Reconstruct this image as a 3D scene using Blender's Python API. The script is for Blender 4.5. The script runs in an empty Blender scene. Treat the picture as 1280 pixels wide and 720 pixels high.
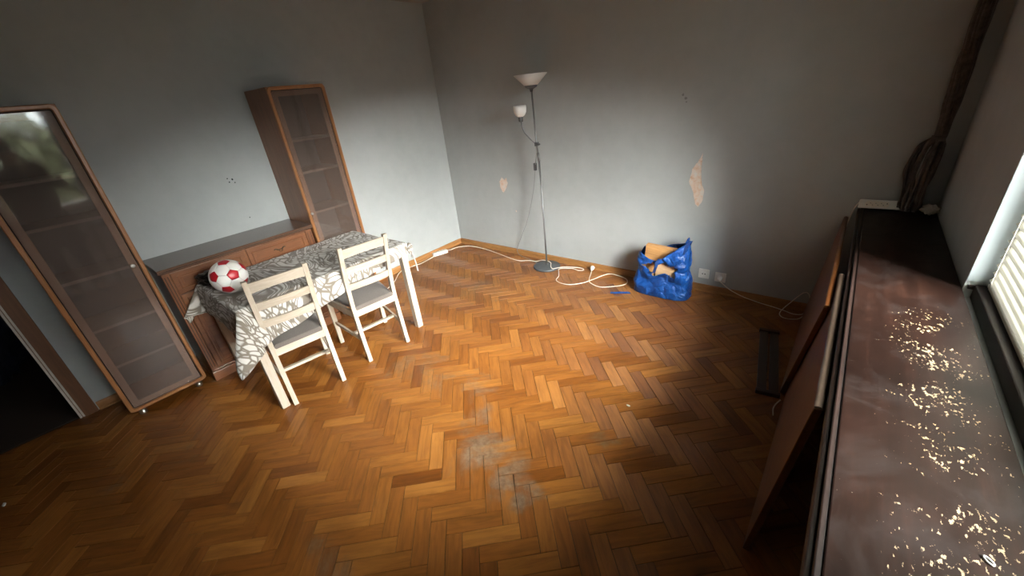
import bpy, bmesh, math, random
from mathutils import Vector, Matrix, noise
random.seed(7)
PI = math.pi
scene = bpy.context.scene
C = scene.collection

# ------------------------------------------------------------------ camera
CAM = Vector((3.6959, -3.2784, 1.6833))
RIGHT = Vector((0.7763, 0.6224, -0.1006)).normalized()
FWD = Vector((-0.5962, 0.6698, -0.4426)).normalized()
FOC = 497.3
RIGHT = (RIGHT - FWD * RIGHT.dot(FWD)).normalized()
UP = RIGHT.cross(FWD)
cam_data = bpy.data.cameras.new('camera')
cam = bpy.data.objects.new('camera', cam_data)
C.objects.link(cam)
m = Matrix.Identity(4)
for r in range(3):
    m[r][0], m[r][1], m[r][2], m[r][3] = RIGHT[r], UP[r], -FWD[r], CAM[r]
cam.matrix_world = m
cam_data.sensor_width = 36.0
cam_data.lens = FOC / 1280 * 36.0
cam_data.clip_start = 0.02
scene.camera = cam

# ------------------------------------------------------------------ sky and exposure
WX, WY0, WY1, WZ0, WZ1 = 4.14, -1.11, -2.66, 0.80, 2.16    # window wall and opening with the blind
VY0, VY1, VZ0 = -2.76, -3.52, 0.95                          # second, bare window behind the photographer
world = bpy.data.worlds.new('overcast_sky')
scene.world = world
world.use_nodes = True
wn = world.node_tree
bg = wn.nodes['Background']
bg.inputs['Color'].default_value = (0.88, 0.94, 1.0, 1)
bg.inputs['Strength'].default_value = SKY = 18.0
sun = bpy.data.lights.new('hazy_sun', 'SUN')           # broad glow of a veiled sun
sun.energy = 110.0
sun.angle = math.radians(52)
sun.color = (1.0, 0.985, 0.96)
so = bpy.data.objects.new('hazy_sun', sun)
C.objects.link(so)
SUN_AZ, SUN_EL = math.radians(17), math.radians(29.5)
so.rotation_euler = Vector((-math.cos(SUN_EL) * math.cos(SUN_AZ), math.cos(SUN_EL) * math.sin(SUN_AZ), -math.sin(SUN_EL))).to_track_quat('-Z', 'Y').to_euler()
for y0, y1, z0 in ((WY0, WY1, WZ0), (VY0, VY1, VZ0)):        # sampling portals in the two window openings
    pl = bpy.data.lights.new('window_portal', 'AREA')
    pl.shape = 'RECTANGLE'
    pl.size, pl.size_y = y0 - y1, WZ1 - z0
    pl.cycles.is_portal = True
    po = bpy.data.objects.new('window_portal', pl)
    C.objects.link(po)
    po.location = (4.36, (y0 + y1) / 2, (z0 + WZ1) / 2)
    po.rotation_euler = Matrix(((0, 0, 1), (1, 0, 0), (0, 1, 0))).to_euler()
scene.view_settings.view_transform = 'Standard'
scene.view_settings.look = 'None'
scene.view_settings.gamma = 1.0
scene.view_settings.use_curve_mapping = False
scene.view_settings.exposure = -0.12
scene.cycles.use_denoising = True
scene.cycles.max_bounces = 10
scene.cycles.diffuse_bounces = 6
scene.cycles.transparent_max_bounces = 16
scene.cycles.sample_clamp_indirect = 8.0

def project(p):
    d = Vector(p) - CAM
    z = d.dot(FWD)
    if z < 0.05:
        return None
    return 640 + FOC * d.dot(RIGHT) / z, 360 - FOC * d.dot(UP) / z

# ------------------------------------------------------------------ node helpers
class NT:
    def __init__(self, name):
        self.m = bpy.data.materials.new(name)
        self.m.use_nodes = True
        self.t = self.m.node_tree
        self.t.nodes.clear()
        self.out = self.t.nodes.new('ShaderNodeOutputMaterial')
    def put(self, sock, v):
        if v is None:
            return
        if isinstance(v, bpy.types.NodeSocket):
            self.t.links.new(v, sock)
        else:
            if isinstance(v, tuple) and len(v) == 3 and sock.type == 'RGBA':
                v = v + (1,)
            sock.default_value = v
    def n(self, typ, ins=None, out=0, **props):
        nd = self.t.nodes.new('ShaderNode' + typ)
        for k, v in props.items():
            setattr(nd, k, v)
        for k, v in (ins or {}).items():
            self.put(nd.inputs[k], v)
        return nd.outputs[out]
    def math(self, op, a, b=None, clamp=False):
        nd = self.t.nodes.new('ShaderNodeMath'); nd.operation = op; nd.use_clamp = clamp
        self.put(nd.inputs[0], a); self.put(nd.inputs[1], b)
        return nd.outputs[0]
    def vmath(self, op, a, b=None, out=0):
        nd = self.t.nodes.new('ShaderNodeVectorMath'); nd.operation = op
        self.put(nd.inputs[0], a); self.put(nd.inputs[1], b)
        return nd.outputs[out]
    def mix(self, fac, a, b, blend='MIX'):
        nd = self.t.nodes.new('ShaderNodeMix'); nd.data_type = 'RGBA'; nd.blend_type = blend
        self.put(nd.inputs[0], fac); self.put(nd.inputs[6], a); self.put(nd.inputs[7], b)
        return nd.outputs[2]
    def ramp(self, fac, stops):
        nd = self.t.nodes.new('ShaderNodeValToRGB')
        el = nd.color_ramp.elements
        while len(el) < len(stops):
            el.new(0.5)
        for e, (p, c) in zip(el, stops):
            e.position = p
            e.color = (c, c, c, 1) if isinstance(c, (int, float)) else tuple(c) + (1,)
        self.put(nd.inputs[0], fac)
        return nd.outputs[0]
    def noise(self, vec, scale, detail=3, rough=0.5, dist=0.0):
        return self.n('TexNoise', {'Vector': vec, 'Scale': scale, 'Detail': detail, 'Roughness': rough, 'Distortion': dist})
    def coord(self, which='Object'):
        nd = self.t.nodes.new('ShaderNodeTexCoord')
        return nd.outputs[which]
    def pos(self):
        return self.n('NewGeometry', out=0)
    def mapping(self, vec, scale=(1, 1, 1), rot=(0, 0, 0), loc=(0, 0, 0)):
        return self.n('Mapping', {'Vector': vec, 'Scale': scale, 'Rotation': rot, 'Location': loc})
    def bump(self, h, strength=0.2, dist=0.01):
        return self.n('Bump', {'Height': h, 'Strength': strength, 'Distance': dist})
    def principled(self, **k):
        nd = self.t.nodes.new('ShaderNodeBsdfPrincipled')
        for a, b in k.items():
            key = a.replace('_', ' ')
            self.put(nd.inputs[key], b)
        return nd.outputs[0]
    def done(self, sh):
        self.t.links.new(sh, self.out.inputs[0])
        return self.m

def plain(name, col, rough=0.5, metal=0.0, var=0.0, vscale=20, bump=0.0, **kw):
    t = NT(name)
    c = col
    if var:
        nz = t.noise(t.coord(), vscale, 4)
        lo = tuple(v * (1 - var) for v in col); hi = tuple(min(1, v * (1 + var)) for v in col)
        c = t.ramp(nz, [(0.3, lo), (0.7, hi)])
    a = dict(Base_Color=c, Roughness=rough, Metallic=metal)
    if bump:
        a['Normal'] = t.bump(t.noise(t.coord(), vscale * 4, 4), bump, 0.004)
    a.update(kw)
    return t.done(t.principled(**a))

def wood(name, dark, light, rough=0.4, axis='z', grain=9.0, along=1.2, coat=0.0, bump=0.08):
    t = NT(name)
    s = {'x': (along, grain, grain), 'y': (grain, along, grain), 'z': (grain, grain, along)}[axis]
    v = t.mapping(t.coord(), s)
    rnd = t.n('ObjectInfo', out='Random')
    v = t.vmath('ADD', v, t.n('CombineXYZ', {0: t.math('MULTIPLY', rnd, 9.0), 1: t.math('MULTIPLY', rnd, 23.0), 2: 0.0}))
    n1 = t.noise(v, 2.2, 5, 0.6, 0.8)
    n2 = t.noise(v, 11.0, 3, 0.6, 0.3)
    f = t.math('ADD', t.math('MULTIPLY', n1, 0.75), t.math('MULTIPLY', n2, 0.25))
    c = t.ramp(f, [(0.32, dark), (0.68, light)])
    return t.done(t.principled(Base_Color=c, Roughness=rough, Coat_Weight=coat, Coat_Roughness=0.2,
                               Normal=t.bump(f, bump, 0.003)))

# ------------------------------------------------------------------ materials
M = {}
t = NT('wall_paint')
p_ = t.pos()
n1 = t.noise(p_, 1.3, 4, 0.6); n2 = t.noise(p_, 9.0, 4, 0.6)
f = t.math('ADD', t.math('MULTIPLY', n1, 0.7), t.math('MULTIPLY', n2, 0.3))
c = t.ramp(f, [(0.3, (0.335, 0.350, 0.345)), (0.55, (0.385, 0.40, 0.395)), (0.75, (0.41, 0.425, 0.42))])
M['wall'] = t.done(t.principled(Base_Color=c, Roughness=0.75, Normal=t.bump(t.noise(p_, 60, 5, 0.6), 0.08, 0.004)))
M['ceiling'] = plain('ceiling_paint', (0.33, 0.295, 0.26), 0.9, var=0.05, vscale=2)
M['reveal'] = plain('reveal_paint', (0.30, 0.335, 0.345), 0.6, var=0.04, vscale=6)
M['front_wall'] = plain('rear_wall_paint', (0.20, 0.18, 0.155), 0.9, var=0.05, vscale=2)
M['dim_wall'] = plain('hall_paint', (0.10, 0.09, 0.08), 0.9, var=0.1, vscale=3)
M['plaster'] = None
t = NT('bare_plaster')
p_ = t.pos()
c = t.ramp(t.noise(p_, 22, 5, 0.65), [(0.35, (0.62, 0.60, 0.56)), (0.5, (0.66, 0.52, 0.42)), (0.68, (0.58, 0.36, 0.23))])
M['plaster'] = t.done(t.principled(Base_Color=c, Roughness=0.95, Normal=t.bump(t.noise(p_, 80, 5), 0.5, 0.004)))

# parquet: colour by plank, grain along the plank, scuffed finish in a few places
t = NT('oak_parquet')
p_ = t.pos()
al = t.n('Attribute', out='Vector', attribute_name='along')
tone = t.n('Attribute', out='Fac', attribute_name='tone')
rnd = t.math('FRACT', t.math('ADD', tone, t.n('ObjectInfo', out='Random')))
ac = t.vmath('CROSS_PRODUCT', al, (0.0, 0.0, 1.0))
u = t.vmath('DOT_PRODUCT', p_, al, 'Value'); v = t.vmath('DOT_PRODUCT', p_, ac, 'Value')
gv = t.n('CombineXYZ', {0: t.math('MULTIPLY', u, 5.0), 1: t.math('MULTIPLY', v, 42.0), 2: t.math('MULTIPLY', rnd, 31.0)})
gn = t.noise(gv, 1.0, 5, 0.62, 0.6)
base = t.ramp(rnd, [(0.0, (0.180, 0.058, 0.010)), (0.2, (0.245, 0.086, 0.016)), (0.8, (0.295, 0.112, 0.022)), (1.0, (0.365, 0.150, 0.033))])
grain = t.ramp(gn, [(0.28, (0.62, 0.58, 0.54)), (0.6, (1.06, 1.05, 1.02))])
col = t.mix(1.0, base, grain, 'MULTIPLY')
blot = t.noise(p_, 1.7, 4, 0.6)
col = t.mix(1.0, col, t.ramp(blot, [(0.3, (0.78, 0.74, 0.70)), (0.6, (1.03, 1.02, 1.0))]), 'MULTIPLY')
worn = None
for (x, y, rx, ry, k) in [(2.72, -2.36, 0.10, 0.17, 1.0), (2.50, -2.30, 0.16, 0.20, 0.95), (2.84, -2.34, 0.13, 0.06, .8), (2.33, -2.15, .12, .20, .7),
                          (2.84, -2.43, 0.07, 0.08, 1.0), (2.34, -3.10, 0.28, 0.10, .6), (1.62, -2.05, 0.5, 0.25, .55), (1.2, -.9, .7, .45, .5),
                          (2.1, -1.95, .25, .2, .55), (2.98, -1.90, .14, .07, .6), (0.8, -3.4, .6, .4, .4)]:
    d = t.vmath('LENGTH', t.vmath('MULTIPLY', t.vmath('SUBTRACT', p_, (x, y, 0.0)), (1 / rx, 1 / ry, 0.0)), None, 'Value')
    e = t.math('MULTIPLY', t.math('SUBTRACT', 1.35, d, True), k)
    worn = e if worn is None else t.math('MAXIMUM', worn, e)
wn1 = t.math('ADD', t.math('MULTIPLY', t.noise(p_, 5.0, 6, 0.75, 0.8), 0.6), t.math('MULTIPLY', t.noise(gv, 0.7, 4, 0.7, 0.5), 0.4))
wmask = t.ramp(t.math('ADD', worn, t.math('MULTIPLY', t.math('SUBTRACT', wn1, 0.5), 3.2)), [(0.42, 0.0), (1.05, 0.85)])
scr = t.ramp(t.noise(t.mapping(p_, (9, 60, 1), (0, 0, 0.6)), 1.0, 4, 0.7), [(0.66, 0.0), (0.74, 0.35)])
wmask = t.math('MAXIMUM', wmask, t.math('MULTIPLY', scr, t.ramp(blot, [(0.45, 0.0), (0.6, 1.0)])))
wcol = t.ramp(t.noise(p_, 30, 5, 0.7), [(0.3, (0.110, 0.060, 0.030)), (0.7, (0.235, 0.160, 0.098))])
col = t.mix(wmask, col, wcol)
rough = t.math('ADD', t.math('MULTIPLY', wmask, 0.28), t.math('ADD', 0.30, t.math('MULTIPLY', t.noise(p_, 4.0, 5, 0.7), 0.20)))
M['parquet'] = t.done(t.principled(Base_Color=col, Roughness=rough, Anisotropic=0.85, Tangent=al, Specular_IOR_Level=0.5,
                                   Normal=t.bump(t.math('ADD', t.math('MULTIPLY', gn, 0.4), t.noise(p_, 10, 3)), 0.10, 0.004)))
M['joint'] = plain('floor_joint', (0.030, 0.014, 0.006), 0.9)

M['base_wood'] = wood('baseboard_oak', (0.28, 0.12, 0.035), (0.42, 0.20, 0.065), 0.45, 'y', 12, 1.5)
M['base_wood_x'] = wood('baseboard_oak_x', (0.25, 0.11, 0.032), (0.38, 0.18, 0.06), 0.45, 'x', 12, 1.5)
M['cab'] = wood('cabinet_alder', (0.185, 0.070, 0.026), (0.285, 0.118, 0.046), 0.38, 'z', 12, 1.3, 0.15)
M['cab_edge'] = wood('cabinet_edge', (0.26, 0.105, 0.036), (0.38, 0.165, 0.06), 0.35, 'z', 12, 1.3, 0.2)
M['cab_in'] = wood('cabinet_lining', (0.32, 0.19, 0.125), (0.42, 0.26, 0.18), 0.6, 'z', 10, 1.3)
M['cab_back'] = plain('cabinet_back', (0.085, 0.075, 0.072), 0.8, var=0.08, vscale=4)
M['shelf'] = plain('cabinet_shelf', (0.24, 0.19, 0.165), 0.5, var=0.06)
M['side'] = wood('sideboard_wood', (0.150, 0.052, 0.020), (0.235, 0.088, 0.033), 0.36, 'y', 12, 1.2, 0.2)
M['side_z'] = wood('sideboard_wood_z', (0.150, 0.052, 0.020), (0.235, 0.088, 0.033), 0.36, 'z', 12, 1.2, 0.2)
M['side_top'] = wood('sideboard_top', (0.095, 0.050, 0.034), (0.15, 0.082, 0.055), 0.24, 'y', 10, 1.0, 0.4)
M['groove'] = plain('dark_groove', (0.025, 0.010, 0.005), 0.8)
M['brass'] = plain('aged_brass', (0.06, 0.045, 0.03), 0.45, 0.8, var=0.3)
M['steel'] = plain('satin_steel', (0.62, 0.60, 0.57), 0.3, 1.0)
M['lampmetal'] = plain('lamp_grey_metal', (0.20, 0.20, 0.20), 0.42, 0.7, var=0.05)
M['lampbase'] = plain('lamp_base_grey', (0.085, 0.09, 0.095), 0.5, 0.3, var=0.08, vscale=15)
M['pine'] = wood('pale_pine', (0.40, 0.325, 0.245), (0.53, 0.455, 0.365), 0.55, 'z', 16, 1.6)
M['pine_y'] = wood('pale_pine_y', (0.40, 0.325, 0.245), (0.53, 0.455, 0.365), 0.55, 'y', 16, 1.6)
t = NT('seat_fabric')
wv = t.noise(t.mapping(t.coord(), (1, 1, 1)), 420, 2)
M['seat'] = t.done(t.principled(Base_Color=t.ramp(wv, [(0.3, (0.105, 0.085, 0.073)), (0.7, (0.15, 0.126, 0.110))]), Roughness=0.95, Sheen_Weight=0.15,
                                Normal=t.bump(wv, 0.3, 0.002)))

# tablecloth: white leaf strokes on taupe
t = NT('leaf_cloth')
uv = t.n('UVMap', out=0)
warp = t.n('TexNoise', {'Vector': uv, 'Scale': 4.2, 'Detail': 0.5}, out='Color')
q = t.vmath('ADD', uv, t.vmath('MULTIPLY', t.vmath('SUBTRACT', warp, (0.5, 0.5, 0.5)), (0.34, 0.34, 0.0)))
vo = t.n('TexVoronoi', {'Vector': t.mapping(q, (13.0, 36.0, 1.0), (0, 0, 0.5)), 'Scale': 1.0, 'Randomness': 0.8}, feature='DISTANCE_TO_EDGE')
ve = t.ramp(vo, [(0.06, 0.0), (0.155, 1.0)])
fine = t.noise(uv, 500, 2)
cw = t.ramp(fine, [(0.3, (0.52, 0.485, 0.44)), (0.7, (0.62, 0.59, 0.55))])
cg = t.ramp(fine, [(0.3, (0.16, 0.13, 0.10)), (0.7, (0.22, 0.185, 0.15))])
M['cloth'] = t.done(t.principled(Base_Color=t.mix(ve, cg, cw), Roughness=0.9, Sheen_Weight=0.1, Normal=t.bump(fine, 0.15, 0.002)))

M['ball_white'] = plain('ball_white', (0.80, 0.76, 0.71), 0.38, var=0.06, vscale=18)
M['ball_red'] = plain('ball_red', (0.42, 0.012, 0.020), 0.33, var=0.1)
M['black_plastic'] = plain('black_plastic', (0.010, 0.011, 0.011), 0.3, bump=0.2)
M['white_plastic'] = plain('white_plastic', (0.72, 0.70, 0.65), 0.4, var=0.05)
M['cord_white'] = plain('cord_white', (0.75, 0.68, 0.58), 0.5)
M['cord_grey'] = plain('cord_grey', (0.22, 0.22, 0.22), 0.5)
M['dark_hole'] = plain('dark_hole', (0.01, 0.01, 0.01), 0.8)
t = NT('lamp_glass')
M['lampglass'] = t.done(t.principled(Base_Color=(0.80, 0.79, 0.76), Roughness=0.35, Subsurface_Weight=0.2, Subsurface_Radius=(0.02, 0.02, 0.02)))
t = NT('blue_tarp')
p_ = t.coord()
wv = t.noise(p_, 260, 2)
cr = t.n('TexVoronoi', {'Vector': t.vmath('ADD', p_, t.vmath('MULTIPLY', t.n('TexNoise', {'Vector': p_, 'Scale': 9.0, 'Detail': 3.0}, out='Color'), (0.12, 0.12, 0.12))), 'Scale': 11.0}, feature='DISTANCE_TO_EDGE')
c = t.ramp(t.noise(p_, 9, 5, 0.6), [(0.3, (0.003, 0.034, 0.17)), (0.62, (0.008, 0.085, 0.36)), (0.8, (0.03, 0.15, 0.46))])
hgt = t.math('ADD', t.math('MULTIPLY', wv, 0.25), t.math('ADD', t.math('MULTIPLY', t.math('MINIMUM', cr, 0.25), 9.0), t.math('MULTIPLY', t.noise(p_, 20, 4, 0.6, 1.0), 2.5)))
M['tarp'] = t.done(t.principled(Base_Color=c, Roughness=0.32, Normal=t.bump(hgt, 0.55, 0.008)))
M['blue_strap'] = plain('blue_strap', (0.006, 0.035, 0.15), 0.6, var=0.15, vscale=60)
M['box_wood'] = wood('board_offcut', (0.36, 0.17, 0.055), (0.56, 0.30, 0.12), 0.5, 'x', 14, 1.5)
M['box_pale'] = wood('board_offcut_pale', (0.42, 0.25, 0.13), (0.62, 0.42, 0.25), 0.6, 'x', 16, 1.5)

# ledge: dark stained veneer with pale flaked spots and grey scuffs
t = NT('flaked_veneer')
p_ = t.pos()
gn = t.noise(t.mapping(p_, (26, 2.2, 10)), 1.0, 5, 0.6, 0.5)
big = t.noise(p_, 3.2, 4, 0.6)
c = t.ramp(t.math('ADD', t.math('MULTIPLY', gn, 0.45), t.math('MULTIPLY', big, 0.55)),
           [(0.3, (0.0055, 0.0026, 0.0019)), (0.52, (0.0125, 0.0055, 0.0038)), (0.72, (0.030, 0.0125, 0.008))])
haze = t.ramp(t.noise(t.mapping(p_, (5, 4, 1)), 1.0, 5, 0.7, 1.0), [(0.5, 0.0), (0.8, 0.5)])
c = t.mix(haze, c, (0.030, 0.0235, 0.0215))
px = t.n('SeparateXYZ', {0: p_}, 0); py = t.n('SeparateXYZ', {0: p_}, 1)
cx = t.math('SUBTRACT', 1.0, t.math('DIVIDE', t.math('ABSOLUTE', t.math('SUBTRACT', px, 4.02)), 0.17), True)
cyn = t.n('MapRange', {'Value': py, 'From Min': -1.15, 'From Max': -1.45, 'To Min': 0.0, 'To Max': 1.0}, 0)
band = t.ramp(t.noise(t.mapping(p_, (7, 9, 1)), 1.0, 3, 0.6), [(0.28, 0.0), (0.50, 1.0)])
dens = t.math('MULTIPLY', t.math('MULTIPLY', t.math('POWER', cx, 0.5), cyn), band)
chip = t.noise(t.mapping(p_, (115, 62, 1)), 1.0, 4, 0.62, 0.25)
thr = t.math('SUBTRACT', 0.83, t.math('MULTIPLY', dens, 0.295))
chipm = t.math('MULTIPLY', t.math('SUBTRACT', chip, thr), 26.0, True)
c = t.mix(chipm, c, t.ramp(big, [(0.3, (0.27, 0.185, 0.095)), (0.7, (0.33, 0.255, 0.17))]))
fs = t.ramp(t.noise(t.mapping(p_, (110, 110, 1)), 1.0, 2, 0.5), [(0.755, 0.0), (0.79, 0.7)])
c = t.mix(fs, c, (0.20, 0.18, 0.155))
M['ledge'] = t.done(t.principled(Base_Color=c, Specular_IOR_Level=0.16, Roughness=t.math('ADD', 0.36, t.math('ADD', t.math('MULTIPLY', haze, 0.4), t.math('MULTIPLY', chipm, 0.4))),
                                 Normal=t.bump(t.math('SUBTRACT', t.math('MULTIPLY', gn, 0.3), chipm), 0.35, 0.003)))
M['ledge_trim'] = wood('ledge_trim', (0.014, 0.0065, 0.0045), (0.027, 0.0125, 0.0085), 0.5, 'y', 14, 1.0)
M['panel'] = wood('leaning_panel', (0.088, 0.027, 0.006), (0.145, 0.049, 0.012), 0.42, 'y', 9, 0.8, 0.1)
M['panel_edge'] = wood('panel_edge', (0.10, 0.065, 0.045), (0.16, 0.11, 0.08), 0.5, 'y', 9, 0.8)
M['dark_frame'] = wood('dark_rack', (0.020, 0.010, 0.007), (0.042, 0.021, 0.014), 0.5, 'y', 12, 1.0)
M['door_frame'] = wood('door_casing', (0.110, 0.045, 0.018), (0.17, 0.07, 0.027), 0.5, 'z', 12, 1.0)
M['door_strip'] = plain('door_strip', (0.50, 0.42, 0.36), 0.5, var=0.08)
M['slat'] = plain('blind_slat', (0.50, 0.48, 0.41), 0.45, var=0.04, vscale=3)
M['sash'] = plain('window_sash', (0.75, 0.74, 0.70), 0.4)
t = NT('curtain_lace')
p_ = t.coord()
c = t.ramp(t.noise(p_, 40, 4, 0.6), [(0.3, (0.035, 0.024, 0.020)), (0.7, (0.10, 0.078, 0.068))])
M['lace'] = plain('curtain_lace_pale', (0.13, 0.105, 0.095), 0.9, var=0.35, vscale=60, bump=0.4)
M['curtain'] = t.done(t.principled(Base_Color=c, Roughness=0.9, Sheen_Weight=0.2, Normal=t.bump(t.noise(p_, 90, 4, 0.7), 0.6, 0.01)))
t = NT('window_glass')
fr = t.n('LayerWeight', {'Blend': 0.15}, out='Fresnel')
ms = t.n('MixShader', {0: fr, 1: t.n('BsdfTransparent', {0: (0.95, 0.97, 0.96, 1)}), 2: t.n('BsdfGlossy', {'Roughness': 0.02})})
M['glass'] = t.done(ms)
t = NT('smoked_cabinet_glass')
p_ = t.coord()
nb = t.bump(t.noise(t.mapping(p_, (1, 5, 2.2)), 2.0, 2, 0.5, 0.6), 0.04, 0.01)
fr = t.n('Fresnel', {'IOR': 1.7, 'Normal': nb})
body = t.n('MixShader', {0: 0.16, 1: t.n('BsdfTransparent', {0: (0.86, 0.82, 0.80, 1)}), 2: t.n('BsdfDiffuse', {0: (0.36, 0.275, 0.235, 1)})})
M['cabglass'] = t.done(t.n('MixShader', {0: fr, 1: body, 2: t.n('BsdfGlossy', {0: (1, 1, 1, 1), 'Roughness': 0.055, 'Normal': nb})}))
M['leaf'] = plain('tree_leaf', (0.075, 0.080, 0.030), 0.6, var=0.5, vscale=2)
M['bark'] = plain('tree_bark', (0.09, 0.06, 0.04), 0.9, var=0.3)
M['grass'] = plain('lawn', (0.05, 0.05, 0.025), 0.9, var=0.4, vscale=1)
M['skin'] = plain('skin_tone', (0.45, 0.27, 0.19), 0.55, var=0.08)
M['lips'] = plain('lips', (0.36, 0.16, 0.13), 0.5)
M['coat'] = plain('coat_cloth', (0.012, 0.011, 0.010), 0.9, var=0.2, vscale=60)
M['trouser'] = plain('trouser_cloth', (0.016, 0.016, 0.018), 0.9, var=0.2, vscale=60)
M['hair'] = plain('dark_hair', (0.018, 0.012, 0.008), 0.6, var=0.3, vscale=80)
M['navy'] = plain('navy_cloth', (0.012, 0.016, 0.030), 0.6, var=0.3, vscale=9)

# ------------------------------------------------------------------ geometry helpers
def obj(name, bm, mat, parent=None, smooth=False, auto=None):
    me = bpy.data.meshes.new(name)
    bmesh.ops.recalc_face_normals(bm, faces=bm.faces[:])
    bm.to_mesh(me); bm.free()
    if isinstance(mat, (list, tuple)):
        for k in mat:
            me.materials.append(M[k])
    else:
        me.materials.append(M[mat])
    if smooth or auto:
        me.polygons.foreach_set('use_smooth', [True] * len(me.polygons))
        if auto:
            me.set_sharp_from_angle(angle=math.radians(auto))
    o = bpy.data.objects.new(name, me)
    C.objects.link(o)
    o.parent = parent
    return o

def thing(name, label, cat, loc=(0, 0, 0), rotz=0.0, group=None):
    o = bpy.data.objects.new(name, None)
    C.objects.link(o)
    o.location = loc; o.rotation_euler = (0, 0, rotz)
    o.empty_display_size = 0.1
    return tag(o, label, cat, group)

def tag(o, label, cat, group=None):
    o['label'] = label; o['category'] = cat
    if group:
        o['group'] = group
    return o

def struct(o, label=None):
    o['kind'] = 'structure'
    if label:
        o['label'] = label
    return o

def new():
    return bmesh.new()

def box(bm, x0, x1, y0, y1, z0, z1, bev=0.0, seg=2, mi=0):
    x0, x1 = min(x0, x1), max(x0, x1); y0, y1 = min(y0, y1), max(y0, y1)
    vs = [bm.verts.new((x, y, z)) for x in (x0, x1) for y in (y0, y1) for z in (z0, z1)]
    idx = [(0, 1, 3, 2), (4, 6, 7, 5), (0, 4, 5, 1), (2, 3, 7, 6), (0, 2, 6, 4), (1, 5, 7, 3)]
    fs = [bm.faces.new([vs[i] for i in f]) for f in idx]
    for f in fs:
        f.material_index = mi
    if bev:
        es = list({e for f in fs for e in f.edges})
        bmesh.ops.bevel(bm, geom=es, offset=bev, segments=seg, profile=0.5, affect='EDGES')
    return bm

def loft(bm, secs, cap=True, closed=False, mi=0):
    rings = [[bm.verts.new(p) for p in s] for s in secs]
    n = len(rings[0])
    pairs = list(zip(rings, rings[1:])) + ([(rings[-1], rings[0])] if closed else [])
    for a, b in pairs:
        for i in range(n):
            f = bm.faces.new((a[i], a[(i + 1) % n], b[(i + 1) % n], b[i])); f.material_index = mi
    if cap and not closed:
        bm.faces.new(rings[0][::-1]).material_index = mi
        bm.faces.new(rings[-1]).material_index = mi
    return rings

def beam(bm, p0, p1, hx, hy, bev=0.0):
    """box along p0-p1; hx, hy are half-vectors of its section"""
    p0, p1, hx, hy = map(Vector, (p0, p1, hx, hy))
    return loft(bm, [[p - hx - hy, p + hx - hy, p + hx + hy, p - hx + hy] for p in (p0, p1)])

def catmull(pts, n=6):
    P = [Vector(p) for p in pts]
    P = [P[0] * 2 - P[1]] + P + [P[-1] * 2 - P[-2]]
    out = []
    for i in range(1, len(P) - 2):
        a, b, c, d = P[i - 1:i + 3]
        for k in range(n):
            s = k / n
            out.append(0.5 * ((2 * b) + (c - a) * s + (2 * a - 5 * b + 4 * c - d) * s * s + (3 * b - a - 3 * c + d) * s ** 3))
    out.append(P[-2])
    return out

def tube(bm, pts, r, seg=8, smoothn=0, mi=0):
    P = catmull(pts, smoothn) if smoothn else [Vector(p) for p in pts]
    rr = r if callable(r) else (lambda s: r)
    secs = []
    ref = Vector((0, 0, 1))
    for i, p in enumerate(P):
        d = (P[min(i + 1, len(P) - 1)] - P[max(i - 1, 0)]).normalized()
        if i == 0 and abs(d.dot(ref)) > 0.9:
            ref = Vector((1, 0, 0))
        a = (ref - d * ref.dot(d)).normalized(); b = d.cross(a); ref = a
        R = rr(i / max(1, len(P) - 1))
        secs.append([p + (a * math.cos(2 * PI * k / seg) + b * math.sin(2 * PI * k / seg)) * R for k in range(seg)])
    loft(bm, secs, mi=mi)
    return bm

def lathe(bm, prof, seg=24, loc=(0, 0, 0), mi=0, cap=True):
    loc = Vector(loc)
    loft(bm, [[loc + Vector((r * math.cos(2 * PI * k / seg), r * math.sin(2 * PI * k / seg), z)) for k in range(seg)] for r, z in prof], cap=cap, mi=mi)
    return bm

def rrect(y0, y1, z0, z1, r, n=6):
    out = []
    for cy, cz, a0 in ((y1 - r, z1 - r, 0), (y0 + r, z1 - r, 90), (y0 + r, z0 + r, 180), (y1 - r, z0 + r, 270)):
        for k in range(n + 1):
            a = math.radians(a0 + 90 * k / n)
            out.append((cy + r * math.cos(a), cz + r * math.sin(a)))
    return out

def ringplate(bm, y0, y1, z0, z1, wd, ro, ri, x0, x1, ch=0.003):
    """flat frame in the y-z plane between x0 (back) and x1 (front), outer edge chamfered"""
    def R(off, r, x):
        return [Vector((x, a, b)) for a, b in rrect(y0 + off, y1 - off, z0 + off, z1 - off, max(r, 0.001))]
    secs = [R(0, ro, x0), R(0, ro, x1 - ch), R(ch, ro - ch, x1), R(wd - ch, ri + ch, x1), R(wd, ri, x1 - ch), R(wd, ri, x0)]
    loft(bm, secs, closed=True)
    return bm

def noise3(p, s, seed=0.0):
    return noise.noise(Vector(p) * s + Vector((seed, seed * 1.7, -seed)))

# ================================================================== SETTING
H = 2.556
YF = -5.4            # wall behind the photographer
DY0, DY1, DZ = -3.625, -4.46, 2.02      # doorway in the left wall

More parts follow.
